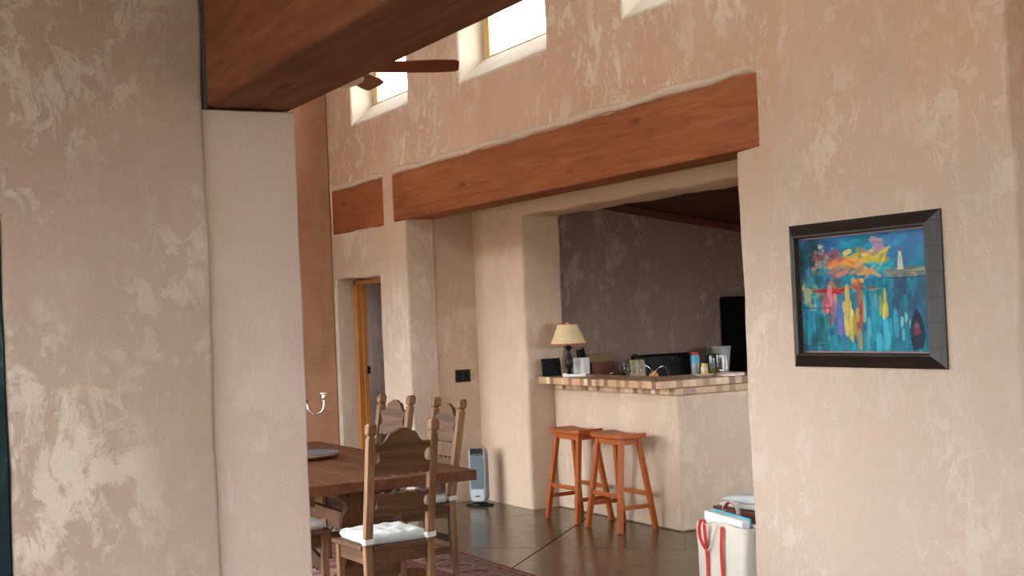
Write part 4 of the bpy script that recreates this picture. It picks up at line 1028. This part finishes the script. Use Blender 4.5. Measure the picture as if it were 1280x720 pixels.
MB().lathe([(0, 0), (.085, 0), (.09, .006), (.122, .315), (.130, .318), (.130, .332), (.117, .332), (.116, .315), (.085, .012), (0, .01)], 36).build('pail', 'white_plastic', bk, smooth=40)
MB().tube([(.131*math.cos(a), .131*math.sin(a), .30-.06*math.sin(a-2.2)) for a in np.linspace(2.2, 2.2+PI, 20)], .003, 6).build('handle', 'chrome', bk)

# ------------------------------------------------------------------ tote bag, white pack, bench, folded cloth
tote = thing('tote_bag', 'canvas tote bag with red strap handles on the floor beside the opening', 'bag', (-6.735, 5.06, 0), math.radians(-2))
def tote_pt(u, v):
    a = 2*PI*u; sq = (abs(math.cos(a))**6+abs(math.sin(a))**6)**(-1/6)
    hw, hd = .25+.012*v, .085-.012*v
    x = math.cos(a)*sq*hw; y = math.sin(a)*sq*hd
    y += .010*math.sin(x*14+v*3)*v*(1-v*.3) + .006*math.sin(x*31-v*8)*(1 if y < 0 else .5)*v
    z = .005+.352*v + (.012*math.sin(x*9+1)*v*v)
    return (x, y, z)
m = MB().grid(tote_pt, 72, 14); bmesh.ops.remove_doubles(m.bm, verts=m.bm.verts, dist=1e-4)
be = [e for e in m.bm.edges if e.is_boundary and all(v.co.z < .05 for v in e.verts)]
bmesh.ops.contextual_create(m.bm, geom=be)
tb_ = m.build('bag_body', 'canvas', tote, smooth=60); so = tb_.modifiers.new('Solid', 'SOLIDIFY'); so.thickness = .004; so.offset = -1
for x in (-.105, .058):
    MB().ribbon([(x, -.094-.012*math.sin(x*14+3*v)*v, .01+.338*v) for v in (0, .2, .4, .6, .8, .92, 1.0)], .030, .004).build('strap', 'red_web', tote)
# front handle flopped over, its red inside showing at the left
ctl = [(-.105, -.098, .350), (-.108, -.104, .374), (-.124, -.114, .370), (-.136, -.122, .325), (-.126, -.124, .265), (-.092, -.122, .215), (-.058, -.121, .196), (-.022, -.121, .216), (.010, -.119, .270), (.036, -.114, .325), (.050, -.106, .368), (.057, -.099, .352)]
def smoothp(p, n=5):
    out = []
    for i in range(len(p)-1):
        p0, p1, p2, p3 = [Vector(p[max(0, min(len(p)-1, i+k))]) for k in (-1, 0, 1, 2)]
        for k in range(n):
            t = k/n; out.append(.5*((2*p1)+(p2-p0)*t+(2*p0-5*p1+4*p2-p3)*t*t+(3*p1-p0-3*p2+p3)*t**3))
    out.append(Vector(p[-1])); return out
sp2 = smoothp(ctl)
hd = MB()
MB().ribbon(sp2[:32], .020, .003, side=(.55, 1, .1)).build('handle', 'red_web', tote)
MB().ribbon(sp2[31:], .022, .003, side=(.55, 1, .1)).build('handle', 'canvas', tote)
arc = [(-.175, .088, .345), (-.165, .088, .41), (-.135, .088, .457), (-.09, .088, .475), (-.045, .088, .466), (-.015, .088, .43), (-.005, .088, .36)]
MB().ribbon(smoothp(arc), .028, .003, side=(0, 1, 0)).build('handle', 'canvas', tote)
MB().ribbon([p*1.0+Vector((0, 0, -.0040)) for p in smoothp([(-.157, .088, .42), (-.132, .088, .450), (-.09, .088, .469), (-.048, .088, .460), (-.021, .088, .43)])], .0265, .0026, side=(0, 1, 0)).build('handle_lining', 'red_web', tote)
wp = thing('paper_pack', 'white pack with a blue edge sticking out of the canvas tote bag', 'box', (-6.765, 5.075, .195), math.radians(-3))
M['marble_paper'] = plain('white_wrapped_paper', (.74,.76,.76), .35, var=.12, scale=14, bstr=.25)
M['cyan'] = plain('blue_edge', (.05,.42,.60), .4)
R3 = Matrix.Rotation(.05, 4, 'Y')
MB().box(-.205, .205, -.038, .022, 0, .208, mat=R3).build('pack', 'marble_paper', wp, bevel=.006)
MB().box(-.203, .203, .0225, .034, .0, .215, mat=R3).build('backing', 'cyan', wp, bevel=.002)
MB().box(.140, .190, -.0395, -.0383, .150, .162, mat=R3).build('print_mark', 'iron', wp)
bn = thing('low_bench', 'low dark wooden bench behind the tote bag', 'bench', (-6.86, 5.40, 0))
MB().box(-.27, .42, -.16, .16, .345, .405).build('top', 'bench', bn, bevel=.005)
for x in (-.235, .385):
    for y in (-.12, .12): MB().box(x-.025, x+.025, y-.025, y+.025, 0, .344).build('leg', 'bench', bn, bevel=.003)
MB().box(-.208, .358, -.012, .012, .10, .14).box(-.245, -.225, -.093, .093, .10, .14).box(.375, .395, -.093, .093, .10, .14).build('stretcher', 'bench', bn)
fc_ = thing('folded_cloth', 'folded white cloth lying on the dark bench behind the tote bag', 'cloth', (-6.81, 5.375, .4052), math.radians(4))
for k in range(2):
    def cl(u, v, k=k):
        U, V = 2*u-1, 2*v-1; a = max(abs(U), abs(V)); e = (1-a**8)**.5 if a < 1 else 0
        lift = (.058*max(0, min(1, (u-.25)*1.6)) + .006*math.sin(U*5+V*3)) if k else .003*math.sin(U*7)
        return (U*(.245-.012*k)+.012*k, V*(.135-.008*k), .024+.036*k + e*(.017 + lift))
    def cl2(u, v, k=k):
        U, V = 2*u-1, 2*v-1; a = max(abs(U), abs(V)); e = (1-a**8)**.5 if a < 1 else 0
        x, y, z = cl(u, v); return (x, y, .024+.036*k - e*.022)
    m = MB().grid(cl, 28, 20).grid(cl2, 28, 20); bmesh.ops.remove_doubles(m.bm, verts=m.bm.verts, dist=.0012)
    m.build('fold', 'white_cloth', fc_, smooth=180)

# ------------------------------------------------------------------ daylight
world = bpy.data.worlds.new('World'); bpy.context.scene.world = world; world.use_nodes = True
nt = world.node_tree; bgn = nt.nodes['Background']
tc = N(nt, 'ShaderNodeTexCoord'); sx = N(nt, 'ShaderNodeSeparateXYZ'); nt.links.new(tc.outputs['Generated'], sx.inputs[0])
rp = ramp(nt, math_n(nt, 'ADD', math_n(nt, 'MULTIPLY', sx.outputs[2], .5), .5), [(.0, (.20,.17,.13)), (.47, (.30,.27,.22)), (.53, (.92,.95,1.0)), (1.0, (.95,.98,1.0))])
nt.links.new(rp.outputs[0], bgn.inputs[0]); bgn.inputs[1].default_value = 7.5
def portal(name, loc, rot, sx_, sy_):
    l = bpy.data.lights.new(name, 'AREA'); l.shape = 'RECTANGLE'; l.size = sx_; l.size_y = sy_; l.cycles.is_portal = True
    o = bpy.data.objects.new(name, l); C.objects.link(o); o.location = loc; o.rotation_euler = rot
for a, b_ in DW: portal('daylight_portal', ((a+b_)/2, 1.60, 1.235), (PI/2, 0, PI), b_-a, 2.23)
for a, b_ in SW[:3]: portal('daylight_portal', ((a+b_)/2, 1.60, 4.25), (PI/2, 0, PI), b_-a, .7)
for a, b_ in SW[3:]: portal('daylight_portal', ((a+b_)/2, 1.52, 4.35), (PI/2, 0, PI), b_-a, .8)
for a, b_ in KE: portal('daylight_portal', (-4.9, (a+b_)/2, 1.6), (PI/2, 0, PI/2), b_-a, 1.4)
for a, b_ in HE: portal('daylight_portal', (-16.0, (a+b_)/2, 1.6), (PI/2, 0, -PI/2), b_-a, 1.2)
for a, b_ in KW: portal('daylight_portal', ((a+b_)/2, 11.2, 1.6), (PI/2, 0, 0), b_-a, 1.0)
for a, b_ in CW: portal('daylight_portal', ((a+b_)/2, -4.6, 1.425), (PI/2, 0, PI), b_-a, 2.35)
for a, b_ in EW: portal('daylight_portal', (3.8, (a+b_)/2, 1.625), (PI/2, 0, PI/2), b_-a, 2.95)
for a, b_ in WIN: portal('daylight_portal', ((a+b_)/2, 5.24, 4.18), (PI/2, 0, 0), b_-a, .75)

sc = bpy.context.scene
sc.view_settings.view_transform = 'Standard'; sc.view_settings.look = 'None'; sc.view_settings.gamma = 1.0
sc.view_settings.use_curve_mapping = False
sc.view_settings.exposure = 0.8
sc.cycles.max_bounces = 12; sc.cycles.diffuse_bounces = 6; sc.cycles.transparent_max_bounces = 12
sc.cycles.sample_clamp_indirect = 8.0
sc.cycles.caustics_reflective = False; sc.cycles.caustics_refractive = False
